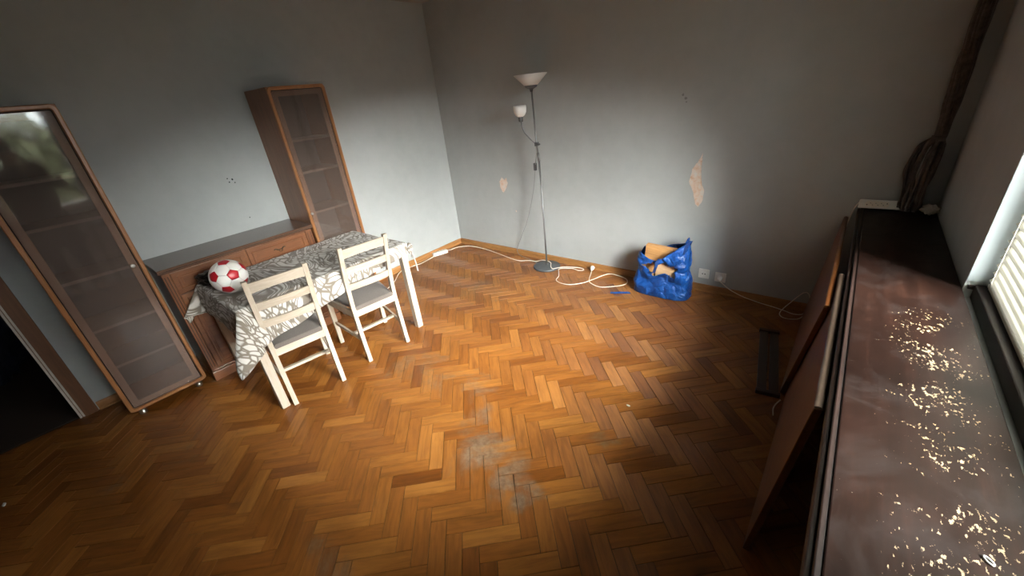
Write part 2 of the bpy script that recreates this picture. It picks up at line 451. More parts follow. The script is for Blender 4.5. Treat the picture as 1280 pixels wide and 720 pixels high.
# ---- floor: sub-floor slab + herringbone planks
bm = new(); box(bm, -0.02, WX + 0.1, YF, 0.02, -0.06, -0.0035)
floor = struct(obj('floor', bm, 'joint'), 'worn orange oak herringbone parquet floor')
PW, PL, TH = 0.0707, 0.2495, 0.0035
c45 = math.sqrt(0.5)
O0 = Vector((2.922, -2.333))
def to_world(u, v):
    return O0 + Vector((c45, c45)) * u + Vector((c45, -c45)) * v
def clip(poly, ax, val, keep_less):
    out = []
    for i in range(len(poly)):
        a, b = poly[i], poly[(i + 1) % len(poly)]
        ia = (a[ax] <= val) if keep_less else (a[ax] >= val)
        ib = (b[ax] <= val) if keep_less else (b[ax] >= val)
        if ia:
            out.append(a)
        if ia != ib:
            s = (val - a[ax]) / (b[ax] - a[ax]); out.append(a + (b - a) * s)
    return out
planks = []
for i in range(-70, 70):
    for j in range(-24, 24):
        bu, bv = i * PW + j * PL, i * PW - j * PL
        for kind, rect in ((0, (bu, bu + PL, bv, bv + PW)), (1, (bu + PL, bu + PL + PW, bv + PW - PL, bv + PW))):
            cc = to_world((rect[0] + rect[1]) / 2, (rect[2] + rect[3]) / 2)
            if not (-0.2 < cc.x < WX + 0.2 and YF - 0.2 < cc.y < 0.2):
                continue
            g = 0.0011
            poly = [to_world(rect[0] + g, rect[2] + g), to_world(rect[0] + g, rect[3] - g), to_world(rect[1] - g, rect[3] - g), to_world(rect[1] - g, rect[2] + g)]
            n0 = len(poly)
            cl = poly
            for ax, val, less in ((0, 0.0, False), (0, WX, True), (1, YF, False), (1, 0.0, True)):
                cl = clip(cl, ax, val, less) if cl else cl
            if len(cl) < 3:
                continue
            whole = len(cl) == 4 and all((a - b).length < 1e-6 for a, b in zip(cl, poly))
            area = 0.0
            if whole:
                pr = [project((q.x, q.y, 0)) for q in poly]
                if all(pr) and all(-15 < a < 1295 and -15 < b < 735 for a, b in pr) and cc.x < 3.66:
                    area = abs(sum(pr[k][0] * pr[(k + 1) % 4][1] - pr[(k + 1) % 4][0] * pr[k][1] for k in range(4))) / 2
            planks.append((area, kind, cc, cl))
planks.sort(key=lambda a: -a[0])
def plank_bm(bm, poly, jit=(0, 0, 0)):
    """plank with a small chamfer round its top face; jit tips it by fractions of a millimetre"""
    ctr = sum(poly, Vector((0, 0))) / len(poly)
    def inset(q, d):
        dq = ctr - q
        return q + dq.normalized() * min(d * 1.4, dq.length * 0.5)
    z = lambda q: jit[0] + (q.x - ctr.x) * jit[1] + (q.y - ctr.y) * jit[2]
    lo = [bm.verts.new((q.x, q.y, -TH)) for q in poly]
    mi = [bm.verts.new((q.x, q.y, -0.0008 + z(q))) for q in poly]
    hi = [bm.verts.new((q.x, q.y, z(q))) for q in [inset(a, 0.0009) for a in poly]]
    n = len(poly); fs = []
    for a, b in ((lo, mi), (mi, hi)):
        for k in range(n):
            fs.append(bm.faces.new((a[k], a[(k + 1) % n], b[(k + 1) % n], b[k])))
    fs.append(bm.faces.new(hi))
    return fs
ALONG = (Vector((c45, c45, 0)), Vector((c45, -c45, 0)))
pm = []
for kind in (0, 1):
    hl, hw = PL / 2 - 0.0011, PW / 2 - 0.0011
    a, b = ALONG[kind].xy, Vector((-ALONG[kind].y, ALONG[kind].x))
    bm = new()
    plank_bm(bm, [a * -hl + b * -hw, a * hl + b * -hw, a * hl + b * hw, a * -hl + b * hw])
    bmesh.ops.recalc_face_normals(bm, faces=bm.faces[:])
    me = bpy.data.meshes.new('floor_plank'); bm.to_mesh(me); bm.free()
    me.materials.append(M['parquet'])
    at = me.attributes.new('along', 'FLOAT_VECTOR', 'POINT')
    at.data.foreach_set('vector', [v for _ in me.vertices for v in ALONG[kind]])
    pm.append(me)
rest = []
for k, (area, kind, cc, poly) in enumerate(planks):
    if k < 300:
        o = bpy.data.objects.new('floor_plank', pm[kind]); C.objects.link(o); o.parent = floor
        o.location = (cc.x, cc.y, random.uniform(-0.0002, 0.0002))
        o.rotation_euler = (random.uniform(-.0025, .0025), random.uniform(-.0025, .0025), random.uniform(-.002, .002))
    else:
        rest.append((kind, poly))
bm = new()
lt = bm.verts.layers.float.new('tone'); la = bm.verts.layers.float_vector.new('along')
for kind, poly in rest:
    tn = random.random()
    for f in plank_bm(bm, poly, (random.uniform(-.0002, .0002), random.uniform(-.0025, .0025), random.uniform(-.0025, .0025))):
        for v in f.verts:
            v[lt] = tn; v[la] = ALONG[kind]
o = obj('parquet_remainder', bm, 'parquet', floor); o['kind'] = 'stuff'

# ---- walls, ceiling
bm = new()
box(bm, -0.12, 0, DY0, 0.12, -0.06, H + .1); box(bm, -0.12, 0, DY1, DY0, DZ, H + .1); box(bm, -0.12, 0, YF - .12, DY1, -0.06, H + .1)
wl = struct(obj('wall_left', bm, 'wall'), 'pale blue-grey wall behind the cabinets')
bm = new(); box(bm, 0, WX + 0.4, 0, 0.12, -0.06, H + .1)
wb = struct(obj('wall_back', bm, 'wall'), 'pale blue-grey wall behind the floor lamp with flaked plaster')
bm = new()
box(bm, WX, WX + .3, WY0, 0, -0.06, H + .1)                       # pier
box(bm, WX, WX + .3, WY1, WY0, -0.06, WZ0 - 0.03)                 # below
box(bm, WX, WX + .3, WY1, WY0, WZ1, H + .1)                       # lintel
box(bm, WX, WX + .3, VY0, WY1, -0.06, H + .1)                       # post between the windows
box(bm, WX, WX + .3, VY1, VY0, -0.06, VZ0); box(bm, WX, WX + .3, VY1, VY0, WZ1, H + .1)
box(bm, WX, WX + .3, YF, VY1, -0.06, H + .1)
wr = struct(obj('wall_right', bm, 'wall'), 'window wall with a pier beside the blind')
bm = new(); box(bm, 0, WX + .3, YF - .12, YF, -0.06, H + .1)
struct(obj('wall_front', bm, 'front_wall'), 'wall behind the photographer')
bm = new(); box(bm, -0.12, WX + .3, YF - .12, 0.12, H, H + .1)
struct(obj('ceiling', bm, 'ceiling'), 'plain ceiling')

# bare plaster patches (chipped paint): thin raised-edge flakes on the back wall
def plaster(pts, name='plaster_patch', seed=0, parent=wb):
    bm = new(); rnd = random.Random(seed)
    P = []
    for i in range(len(pts)):
        a = Vector(pts[i]); b = Vector(pts[(i + 1) % len(pts)])
        for k in range(4):
            q = a.lerp(b, k / 4); q += Vector((rnd.uniform(-.004, .004), rnd.uniform(-.004, .004))); P.append(q)
    cen = sum(P, Vector((0, 0))) / len(P)
    outer = [bm.verts.new((q.x, 0.0, q.y)) for q in P]
    ou2 = [bm.verts.new((q.x, -0.0022, q.y)) for q in P]
    inn = [bm.verts.new((q.x + (cen.x - q.x) * .12, -0.0008, q.y + (cen.y - q.y) * .12)) for q in P]
    n = len(P)
    for a, b in ((outer, ou2), (ou2, inn)):
        for k in range(n):
            bm.faces.new((a[k], a[(k + 1) % n], b[(k + 1) % n], b[k]))
    bmesh.ops.triangulate(bm, faces=[bm.faces.new(inn)])
    return obj(name, bm, 'plaster', parent)
plaster([(0.811, 0.86), (0.842, 0.836), (0.872, 0.856), (0.888, 0.796), (0.85, 0.734), (0.81, 0.696), (0.776, 0.746), (0.775, 0.816)], seed=1)
plaster([(2.82, 1.121), (2.823, 1.04), (2.827, 0.939), (2.861, 0.843), (2.857, 0.768), (2.827, 0.714), (2.807, 0.732), (2.78, 0.825), (2.741, 0.916), (2.757, 1.002), (2.792, 1.057)], seed=2)
plaster([(0.96, .50), (.966, .512), (.974, .505), (.968, .493)], seed=3)
def scuff(pts, mat, name, parent, axis='y'):
    for (a, z, r) in pts:
        bm = new()
        P = [(a + r * math.cos(k * PI / 4) * random.uniform(.6, 1.1), z + r * math.sin(k * PI / 4) * random.uniform(.6, 1.1)) for k in range(8)]
        if axis == 'y':
            loft(bm, [[Vector((q[0], 0.001, q[1])) for q in P], [Vector((q[0], -0.0015, q[1])) for q in P]])
        else:
            loft(bm, [[Vector((-0.001, q[0], q[1])) for q in P], [Vector((0.0015, q[0], q[1])) for q in P]])
        obj(name, bm, mat, parent)
scuff([(2.645, 1.530, .010), (2.665, 1.505, .012), (2.672, 1.48, .007)], 'cord_grey', 'paint_chip', wb)
scuff([(-2.255, 1.300, .006), (-2.225, 1.288, .008), (-2.250, 1.272, .006), (-2.215, 1.262, .005), (-2.21, 0.98, .005)], 'dark_hole', 'drill_hole', wl, 'x')

# baseboards
def baseboard(name, y0, y1, along, label):
    bm = new()
    prof = [(0, 0), (0.022, 0), (0.022, 0.012), (0.014, 0.020), (0.014, 0.048), (0.010, 0.057), (0, 0.060)]
    if along == 'y':
        loft(bm, [[Vector((d, y, z)) for d, z in prof] for y in (y0, y1)])
        return struct(obj(name, bm, 'base_wood'), label)
    loft(bm, [[Vector((x, -d, z)) for d, z in prof] for x in (y0, y1)])
    return struct(obj(name, bm, 'base_wood_x'), label)
baseboard('baseboard_left', -3.55, -0.022, 'y', 'orange-brown wooden skirting along the cabinet wall')
baseboard('baseboard_back', 0.0, WX, 'x', 'orange-brown wooden skirting along the lamp wall')

# doorway: casing, pale stop strip, lining; dim hall behind
bm = new()
box(bm, 0.0005, 0.018, DY0, -3.555, 0, DZ + .07, .003); box(bm, 0.0005, 0.018, DY1 - .07, DY1, 0, DZ + .07, .003); box(bm, 0.0005, 0.018, DY1, DY0, DZ, DZ + .07, .003)
door = struct(obj('door_1', bm, 'door_frame'), 'brown casing of the dark doorway left of the glass cabinet')
bm = new()
box(bm, -0.119, -0.0005, DY0 - .022, DY0 - .0005, 0, DZ, .002); box(bm, -0.119, -0.0005, DY1 + .0005, DY1 + .022, 0, DZ, .002); box(bm, -0.119, -0.0005, DY1 + .022, DY0 - .022, DZ - .022, DZ - .0005, .002)
obj('door_lining', bm, 'door_frame', door)
for k, (a, b) in enumerate(((0.0, 0.011), (0.015, 0.026))):
    bm = new(); box(bm, 0.0005 - .02 + k * .0, 0.012, DY0 - a, DY0 - b, 0.001, DZ - .024, .002)
    obj('stop_strip', bm, 'door_strip', door)
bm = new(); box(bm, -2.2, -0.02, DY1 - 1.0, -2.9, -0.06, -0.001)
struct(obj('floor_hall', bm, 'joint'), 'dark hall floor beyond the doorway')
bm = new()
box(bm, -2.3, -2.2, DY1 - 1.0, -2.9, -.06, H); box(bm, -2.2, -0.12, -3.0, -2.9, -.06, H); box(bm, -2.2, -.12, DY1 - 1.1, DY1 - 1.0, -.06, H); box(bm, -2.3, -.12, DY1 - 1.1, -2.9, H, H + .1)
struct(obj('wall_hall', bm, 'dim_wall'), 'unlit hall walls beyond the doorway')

# ---- window: sash frames, glass, dark wooden bottom rail
bm = new()
FX0, FX1 = 4.235, 4.30
box(bm, FX0, FX1, WY1, WY1 + .06, .83, WZ1, .004); box(bm, FX0, FX1, WY0 - .06, WY0, .83, WZ1, .004)
box(bm, FX0, FX1, WY1 + .06, WY0 - .06, .83, .90, .004); box(bm, FX0, FX1, WY1 + .06, WY0 - .06, WZ1 - .06, WZ1, .004)
ymid = (WY0 + WY1) / 2
box(bm, FX0, FX1, ymid - .05, ymid + .05, .90, WZ1 - .06, .004)
win = struct(obj('window_1', bm, 'sash'), 'white two-sash window behind the blind')
for a, b in ((WY1 + .06, ymid - .05), (ymid + .05, WY0 - .06)):
    bm = new(); box(bm, 4.266, 4.272, a + .0005, b - .0005, .9005, WZ1 - .0605)
    obj('window_pane', bm, 'glass', win)
bm = new()
box(bm, FX0, FX1, VY1, VY1 + .06, VZ0, WZ1, .004); box(bm, FX0, FX1, VY0 - .06, VY0, VZ0, WZ1, .004)
box(bm, FX0, FX1, VY1 + .06, VY0 - .06, VZ0, VZ0 + .07, .004); box(bm, FX0, FX1, VY1 + .06, VY0 - .06, WZ1 - .06, WZ1, .004)
win2 = struct(obj('window_2', bm, 'sash'), 'white bare window behind the photographer')
bm = new(); box(bm, 4.266, 4.272, VY1 + .0605, VY0 - .0605, VZ0 + .0705, WZ1 - .0605)
obj('window_pane', bm, 'glass', win2)
bm = new()
box(bm, WX + .001, FX0 - .0005, WY0 - .006, WY0 - .0005, .84, WZ1 - .001)
obj('window_reveal', bm, 'reveal', win)
bm = new(); box(bm, 4.168, FX1, WY1 + .001, WY0 - .001, WZ0 - .03, .829, .004)
box(bm, 4.150, 4.168, WY0 - .012, WY0 - .001, WZ0 + .008, .826, .003)
obj('window_stool', bm, 'ledge_trim', win)

# ================================================================== THINGS
# ---- ledge along the window wall
LZ = 0.807
led = thing('window_ledge', 'long dark brown wooden ledge with flaked varnish under the window blind', 'ledge', (3.80, 0, 0))
LY = -2.98
bm = new(); box(bm, 0.015, 0.338, LY, -0.002, LZ - .028, LZ, .003)
obj('ledge_top', bm, 'ledge', led)
bm = new(); box(bm, 0.001, 0.0145, LY, -0.002, LZ - .040, LZ - .004, .003); obj('edge_moulding', bm, 'ledge_trim', led)
bm = new(); box(bm, -0.013, 0.0005, LY, -0.002, LZ - .052, LZ - .016, .004); obj('edge_moulding', bm, 'ledge_trim', led)
for y in (-0.04, -1.5, LY + .03):
    bm = new(); box(bm, 0.10, 0.336, y - .012, y + .012, 0, LZ - .0285, .002); obj('support_board', bm, 'ledge_trim', led)

# ---- leaning panels
def panel(name, label, yb0, yb1, yt0, yt1, xb, xt, zt, th=0.022, grp=None, edge='panel_edge'):
    t_ = thing(name, label, 'board', (xb, (yb0 + yb1) / 2, 0), 0, grp)
    cy = (yb0 + yb1) / 2
    n = Vector((-zt, 0, xt - xb)).normalized()     # away from the ledge
    up = Vector((xt - xb, 0, zt)).normalized()
    A = [Vector((0, yb0 - cy, 0)), Vector((0, yb1 - cy, 0)), Vector((xt - xb, yt1 - cy, zt)), Vector((xt - xb, yt0 - cy, zt))]
    off = Vector((0, 0, max(0, -(n * th).z) + .001))
    bm = new()
    loft(bm, [[p + off for p in A], [p + off + n * th for p in A]])
    es = bm.edges[:]
    bmesh.ops.bevel(bm, geom=es, offset=.003, segments=2, profile=.5, affect='EDGES')
    obj('board', bm, 'panel', t_)
    bm = new()
    a, b = A[3] + off + n * (th * .5), A[2] + off + n * (th * .5)
    loft(bm, [[p + up * (.003 + .008 * math.sin(s)) + n * (-.0112 * math.cos(s)) for s in [k * PI / 8 for k in range(9)]] for p in (a + Vector((0, .002, 0)), b - Vector((0, .002, 0)))])
    obj('rounded_edge', bm, edge, t_, auto=40)
    return t_
panel('leaning_board', 'reddish-brown panel leaning on the ledge, nearer one with the pale rounded top edge', -2.09, -1.02, -2.085, -1.06, 3.700, 3.781, 0.758)
panel('leaning_board', 'reddish-brown panel leaning on the ledge, farther one beside the back wall corner', -1.06, -0.06, -1.38, -0.06, 3.672, 3.753, 0.738, edge='panel')

# ---- dark rack lying on the floor
rk = thing('wooden_rack', 'narrow dark wooden rack with end bars lying flat on the floor', 'rack', (3.548, -0.775, 0), math.radians(8.5))
for x in (-0.030, 0.030):
    bm = new(); box(bm, x - .024, x + .024, -.325, .325, 0.001, .016, .003); obj('slat', bm, 'dark_frame', rk)
for y in (-.34, .34):
    bm = new(); box(bm, -.060, .060, y - .014, y + .014, 0.001, .026, .004); obj('end_bar', bm, 'dark_frame', rk)

# ---- display cabinets
def cabinet(y0, y1, label, knob_y, top=1.865):
    D, zb = 0.385, 0.055
    W = y1 - y0
    t_ = thing('display_cabinet', label, 'cabinet', (0.002, y0, 0), 0, 'tall glass-fronted cabinets')
    bm = new(); box(bm, 0, D, 0, .018, zb, top, .003); obj('side_panel', bm, 'cab', t_)
    bm = new(); box(bm, 0, D, W - .018, W, zb, top, .003); obj('side_panel', bm, 'cab', t_)
    bm = new(); box(bm, 0, D, .0185, W - .0185, top - .022, top, .002); obj('top_panel', bm, 'cab', t_)
    bm = new(); box(bm, 0, D, .0185, W - .0185, zb, zb + .022, .002); obj('bottom_panel', bm, 'cab', t_)
    bm = new(); box(bm, 0.003, .010, .0185, W - .0185, zb + .0225, top - .0225); obj('back_panel', bm, 'cab_back', t_)
    for z in (.365, .625, .945, 1.265, 1.505):
        bm = new(); box(bm, .0105, D - .05, .019, W - .019, z - .009, z + .009, .002); obj('shelf', bm, 'shelf', t_)
    d = thing_part('door', t_)
    bm = new(); ringplate(bm, 0.0, W, zb, top, .024, .030, .014, D + .001, D + .022, .005); obj('door_frame', bm, 'cab_edge', d, auto=35)
    bm = new(); ringplate(bm, .0245, W - .0245, zb + .0245, top - .0245, .005, .013, .009, D + .002, D + .012, .001); obj('frame_groove', bm, 'groove', d)
    bm = new(); ringplate(bm, .030, W - .030, zb + .030, top - .030, .036, .008, .004, D + .001, D + .010, .001); obj('inner_frame', bm, 'cab_in', d)
    bm = new(); box(bm, D + .0115, D + .0160, .031, W - .031, zb + .031, top - .031, .001); obj('glass_pane', bm, 'cabglass', d)
    bm = new()
    prof = [(.0055, 0), (.0055, .010), (.011, .015), (.012, .021), (.009, .025), (.002, .026)]
    loft(bm, [[Vector((D + .0165 + z, knob_y - y0 + r * math.cos(2 * PI * k / 14), .962 + r * math.sin(2 * PI * k / 14))) for k in range(14)] for r, z in prof])
    obj('knob', bm, 'steel', d, auto=40)
    for x in (.05, D - .035):
        for y in (.055, W - .055):
            bm = new(); lathe(bm, [(.014, zb), (.014, .03), (.021, .022), (.022, .006), (.019, .0005)], 14, (x, y, 0)); obj('foot', bm, 'steel', t_, auto=40)
    return t_
def thing_part(name, parent):
    o = bpy.data.objects.new(name, None); C.objects.link(o); o.parent = parent; o.empty_display_size = .05
    return o
cabinet(-3.420, -2.985, 'tall glass-fronted wooden cabinet beside the dark doorway', -3.040)
cabinet(-1.922, -1.488, 'tall glass-fronted wooden cabinet at the right end of the sideboard', -1.897, 1.88)

# ---- sideboard
SY0, SY1 = -2.955, -1.930
sb = thing('sideboard', 'low reddish-brown sideboard with two drawers between the tall glass cabinets', 'sideboard', (0.002, SY0, 0))
SW = SY1 - SY0
bm = new(); box(bm, 0.0, .395, 0.012, SW - .012, .085, .850, .002); obj('carcass', bm, 'side_z', sb)
bm = new()
loft(bm, [[Vector((x, y, z)) for x, z in ((0, .852), (.405, .852), (.414, .858), (.414, .864), (.426, .872), (.428, .880), (.422, .886), (0, .886))] for y in (0.0, SW)])
obj('top_board', bm, 'side_top', sb)
bm = new(); box(bm, 0, .412, 0.006, SW - .006, 0, .070, .004); box(bm, 0, .402, 0.010, SW - .010, .0705, .084, .004)
obj('plinth', bm, 'side', sb)
for a, b in ((0.012, .052), (SW - .062, SW - .012)):
    bm = new(); box(bm, .3955, .408, a, b, .085, .850, .003); o = obj('stile', bm, 'side_z', sb)
    for q in ((a + .010, a + .014), (b - .014, b - .010)):
        bm = new(); box(bm, .4075, .4095, q[0], q[1], .11, .83); obj('flute', bm, 'groove', o)
def raised(name, y0, y1, z0, z1, parent):
    """drawer or door front: slab with a moulded, raised inner field"""
    bm = new(); box(bm, .3955, .412, y0, y1, z0, z1, .004); o = obj(name, bm, 'side', parent)
    bm = new(); ringplate(bm, y0 + .026, y1 - .026, z0 + .026, z1 - .026, .014, .003, .002, .4115, .4185, .004); obj('moulding', bm, 'side', o)
    bm = new(); box(bm, .4115, .4145, y0 + .055, y1 - .055, z0 + .05, z1 - .05, .0012); obj('raised_field', bm, 'side', o)
    return o
def pull(yc, zc, parent):
    h = thing_part('handle', parent)
    bm = new()
    for s in (-1, 1):
        pts = [(.4165, yc + s * .044, zc + .004), (.4165, yc + s * .030, zc + .009), (.4165, yc + s * .014, zc - .002), (.4165, yc, zc)]
        tube(bm, pts, lambda q: .0022 + .003 * math.sin(q * PI), 6, 4)
    obj('back_plate', bm, 'brass', h, smooth=True)
    bm = new()
    tube(bm, [(.417, yc - .014, zc), (.430, yc - .013, zc - .002), (.431, yc - .008, zc - .013), (.431, yc + .008, zc - .013), (.430, yc + .013, zc - .002), (.417, yc + .014, zc)], .0024, 8, 4)
    obj('bail', bm, 'brass', h, smooth=True)
ym = SW / 2
for a, b in ((.056, ym - .012), (ym + .005, SW - .066)):
    dr = raised('drawer', a, b, .700, .845, sb); pull((a + b) / 2, .775, dr)
    dd = raised('door', a, b, .095, .690, sb)

# ---- table with cloth
TX0, TX1, TY0, TY1, TZ = .457, 1.197, -2.8025, -1.6225, .735
tb = thing('dining_table', 'pale pine table with square legs under the leaf-patterned cloth', 'table', ((TX0 + TX1) / 2, (TY0 + TY1) / 2, 0))
hx, hy = (TX1 - TX0) / 2, (TY1 - TY0) / 2
bm = new(); box(bm, -hx, hx, -hy, hy, TZ - .020, TZ, .003); obj('tabletop', bm, 'pine_y', tb)
for s in (-1, 1):
    bm = new(); box(bm, s * (hx - .025) - .009, s * (hx - .025) + .009, -hy + .057, hy - .057, TZ - .105, TZ - .0205, .001); obj('apron', bm, 'pine_y', tb)
    bm = new(); box(bm, -hx + .057, hx - .057, s * (hy - .025) - .009, s * (hy - .025) + .009, TZ - .105, TZ - .0205, .001); obj('apron', bm, 'pine_y', tb)
    for q in (-1, 1):
        bm = new(); box(bm, s * (hx - .031) - .0245, s * (hx - .031) + .0245, q * (hy - .031) - .0245, q * (hy - .031) + .0245, 0.0005, TZ - .0205, .003)
        obj('leg', bm, 'pine', tb)

def cloth_mesh():
    bm = new()
    uvl = bm.loops.layers.uv.new('UVMap')
    NX, NY = 74, 112
    def over(yv):        # front overhang grows towards the ball's end
        s = (TY1 - yv) / (TY1 - TY0)
        return 0.085 + 0.185 * max(0, min(1.15, s)) ** 1.25
    L_, Rr = 0.21, 0.055
    def backo(yv):
        s = (TY1 - yv) / (TY1 - TY0)
        return 0.03 + 0.13 * max(0, min(1.15, s)) ** 4
    G = {}
    top = TZ + .0015
    for i in range(NX + 1):
        for j in range(NY + 1):
            v = TY0 - L_ + (TY1 + Rr - TY0 + L_) * j / NY
            fo = over(v); B_ = backo(v)
            u = TX0 - B_ + (TX1 + fo - TX0 + B_) * i / NX
            cx_ = max(TX0 + .004, min(TX1 - .004, u)); cy_ = max(TY0 + .004, min(TY1 - .004, v))
            dx, dy = u - cx_, v - cy_
            d = math.hypot(dx, dy)
            if d < 1e-6:
                z = top + .0022 * max(0, noise3((u, v, 0), 6)) + .0015 * max(0, noise3((u, v, 0), 15, 3))
                p = Vector((u, v, z))
            else:
                ox, oy = dx / d, dy / d
                corner = abs(ox * oy) * 2
                th = math.atan2(oy, ox)
                back = 1.0 if (u < TX0 + .004 and v > TY0 + .004) else 0.0
                bl_ = ox < -1e-6 and oy < -1e-6
                r = .010
                arc = r * PI / 2
                flare = (0.10 + 0.34 * corner + .05 * math.sin(v * 17) + .04 * noise3((u, v, 0), 7)) if not back else 0.02
                if bl_:
                    flare = .12 + .58 * corner
                if d < arc:
                    a = d / r
                    hor, dn = r * math.sin(a), r * (1 - math.cos(a))
                else:
                    q = d - arc
                    hor, dn = r + q * flare, r + q * math.sqrt(max(.05, 1 - flare * flare))
                # folds: horizontal swing perpendicular to the hang, growing with the drop
                w = (d / .25) ** 1.3
                sw = .020 * w * (math.sin(th * 9 + 1.0) if corner > .05 else math.sin(v * 26 + u * 3) * .5)
                kx = .10 if (bl_ or back) else 1.0
                p = Vector((cx_ + ox * (hor + sw) * kx, cy_ + oy * (hor + sw), top - dn))
                if corner > .05 and not bl_:
                    p += Vector((-oy, ox, 0)) * (.035 * w * math.sin(th * 5.0 + 2.2))
            G[i, j] = (bm.verts.new(p), (u, v))
    for i in range(NX):
        for j in range(NY):
            q = [G[i, j], G[i + 1, j], G[i + 1, j + 1], G[i, j + 1]]
            f = bm.faces.new([a[0] for a in q])
            for l, a in zip(f.loops, q):
                l[uvl].uv = a[1]
    return bm
cl = obj('tablecloth', cloth_mesh(), 'cloth', smooth=True)
md = cl.modifiers.new('thick', 'SOLIDIFY'); md.thickness = .0012; md.offset = 1
tag(cl, 'white and taupe leaf-patterned cloth draped unevenly over the pine table', 'tablecloth')

# cloth tie hanging at the right end of the table: knotted corner with two loose tails
kt = thing('cloth_knot', 'knotted pale cloth corner with a loose tail at the far right table corner', 'knot', (1.215, -1.604, .69))
bm = new()
bmesh.ops.create_icosphere(bm, subdivisions=3, radius=.026)
for v in bm.verts:
    v.co = Vector((v.co.x * .9, v.co.y * .75, v.co.z * 1.25)) * (1 + .22 * noise3(v.co, 60)) + Vector((0, 0, .01))
uvl = bm.loops.layers.uv.new('UVMap')
for f in bm.faces:
    for l in f.loops:
        l[uvl].uv = (l.vert.co.x + .3, l.vert.co.z)
obj('knot_bulb', bm, 'cloth', kt, smooth=True)
for dx, dy, ln in ((-.005, .012, .20), (-.034, .010, .09)):
    bm = new()
    pts = [(dx * .3, dy * .3, -.005), (dx, dy + .004, -ln * .35), (dx + .006, dy + .010, -ln * .7), (dx + .010, dy + .008, -ln)]
    rings = []
    loft(bm, [[p + Vector((sx * (.005 + .004 * k / 12), sy * .0015, 0)) for sx, sy in ((-1, -1), (1, -1), (1, 1), (-1, 1))] for k, p in enumerate(catmull(pts, 4))])
    obj('loose_tail', bm, 'white_plastic', kt)

# ---- chairs
def chair(label, loc, rot):
    t_ = thing('dining_chair', label, 'chair', loc, rot, 'pine chairs at the table')
    # local: +x is the back of the chair, y across; origin midway between the rear feet
    sec = lambda p, a, b: [p + Vector((-a, -b, 0)), p + Vector((a, -b, 0)), p + Vector((a, b, 0)), p + Vector((-a, b, 0))]
    for s in (-1, 1):
        bm = new()
        prof = [(0.010, 0.0005, .0165), (-.004, .20, .0185), (-.010, .42, .019), (.004, .56, .0175), (.040, .74, .0160), (.083, .905, .0140)]
        pts = catmull([(x, s * .158, z) for x, z, w in prof], 5)
        loft(bm, [sec(p, .0185 - .004 * (p.z / .9), .0135) for p in pts]); obj('leg', bm, 'pine', t_)
        bm = new()
        loft(bm, [sec(Vector((-.425, s * .193, z)), w, w) for z, w in ((.0005, .0145), (.2, .0165), (.415, .0175))]); obj('leg', bm, 'pine', t_)
        bm = new()
        beam(bm, (-.408, s * .192, .190), (-.024, s * .160, .175), (0, .007, 0), (0, 0, .0125)); obj('side_stretcher', bm, 'pine', t_)
        bm = new()
        beam(bm, (-.406, s * .193, .385), (-.030, s * .160, .385), (0, .009, 0), (0, 0, .026)); obj('side_rail', bm, 'pine', t_)
    bm = new(); beam(bm, (-.135, -.163, .184), (-.135, .163, .184), (.0125, 0, 0), (0, 0, .009)); obj('cross_stretcher', bm, 'pine_y', t_)
    bm = new(); beam(bm, (-.425, -.175, .385), (-.425, .175, .385), (.009, 0, 0), (0, 0, .026)); obj('front_rail', bm, 'pine_y', t_)
    bm = new(); beam(bm, (-.008, -.145, .395), (-.008, .145, .395), (.009, 0, 0), (0, 0, .028)); obj('rear_rail', bm, 'pine_y', t_)
    def xb(z):   # centre line of the posts
        q = [(.42, -.010), (.56, .004), (.74, .040), (.905, .083)]
        for (a, b), (c_, d_) in zip(q, q[1:]):
            if z <= c_:
                return b + (d_ - b) * (z - a) / (c_ - a)
        return .083
    for z0, z1, arch in ((.578, .628, .006), (.700, .752, .010), (.822, .888, .018)):
        bm = new(); secs = []
        for k in range(11):
            s = k / 10 * 2 - 1
            y = s * .1448; bow = .022 * (1 - s * s)
            lo = z0 + arch * (1 - s * s) * .8; hi = z1 + arch * .45 * (1 - s * s)
            secs.append([Vector((xb(lo) + bow - .008, y, lo)), Vector((xb(lo) + bow + .008, y, lo)), Vector((xb(hi) + bow + .008, y, hi)), Vector((xb(hi) + bow - .008, y, hi))])
        loft(bm, secs); obj('back_slat', bm, 'pine_y', t_)
    # padded seat
    bm = new(); secs = []
    def outline(g, z):
        f, b = .205 - g, .172 - g
        pts = []
        for k in range(9):
            s = k / 8 * 2 - 1; pts.append(Vector((-.447 + g + .012 * s * s, s * f, z)))
        for k in range(7):
            s = 1 - k / 6 * 2; pts.append(Vector((.006 - g * .3, s * b * (.83 if True else 1), z)))
        return pts
    loft(bm, [outline(.006, .416), outline(0, .424), outline(0, .436), outline(.010, .446), outline(.05, .451)])
    obj('seat_cushion', bm, 'seat', t_, auto=50)
    return t_
chair('pale pine chair with taupe seat nearest the football', (1.220, -2.560, 0), math.radians(-9.8))
chair('pale pine chair with taupe seat nearest the floor lamp', (1.236, -2.012, 0), math.radians(-7.2))

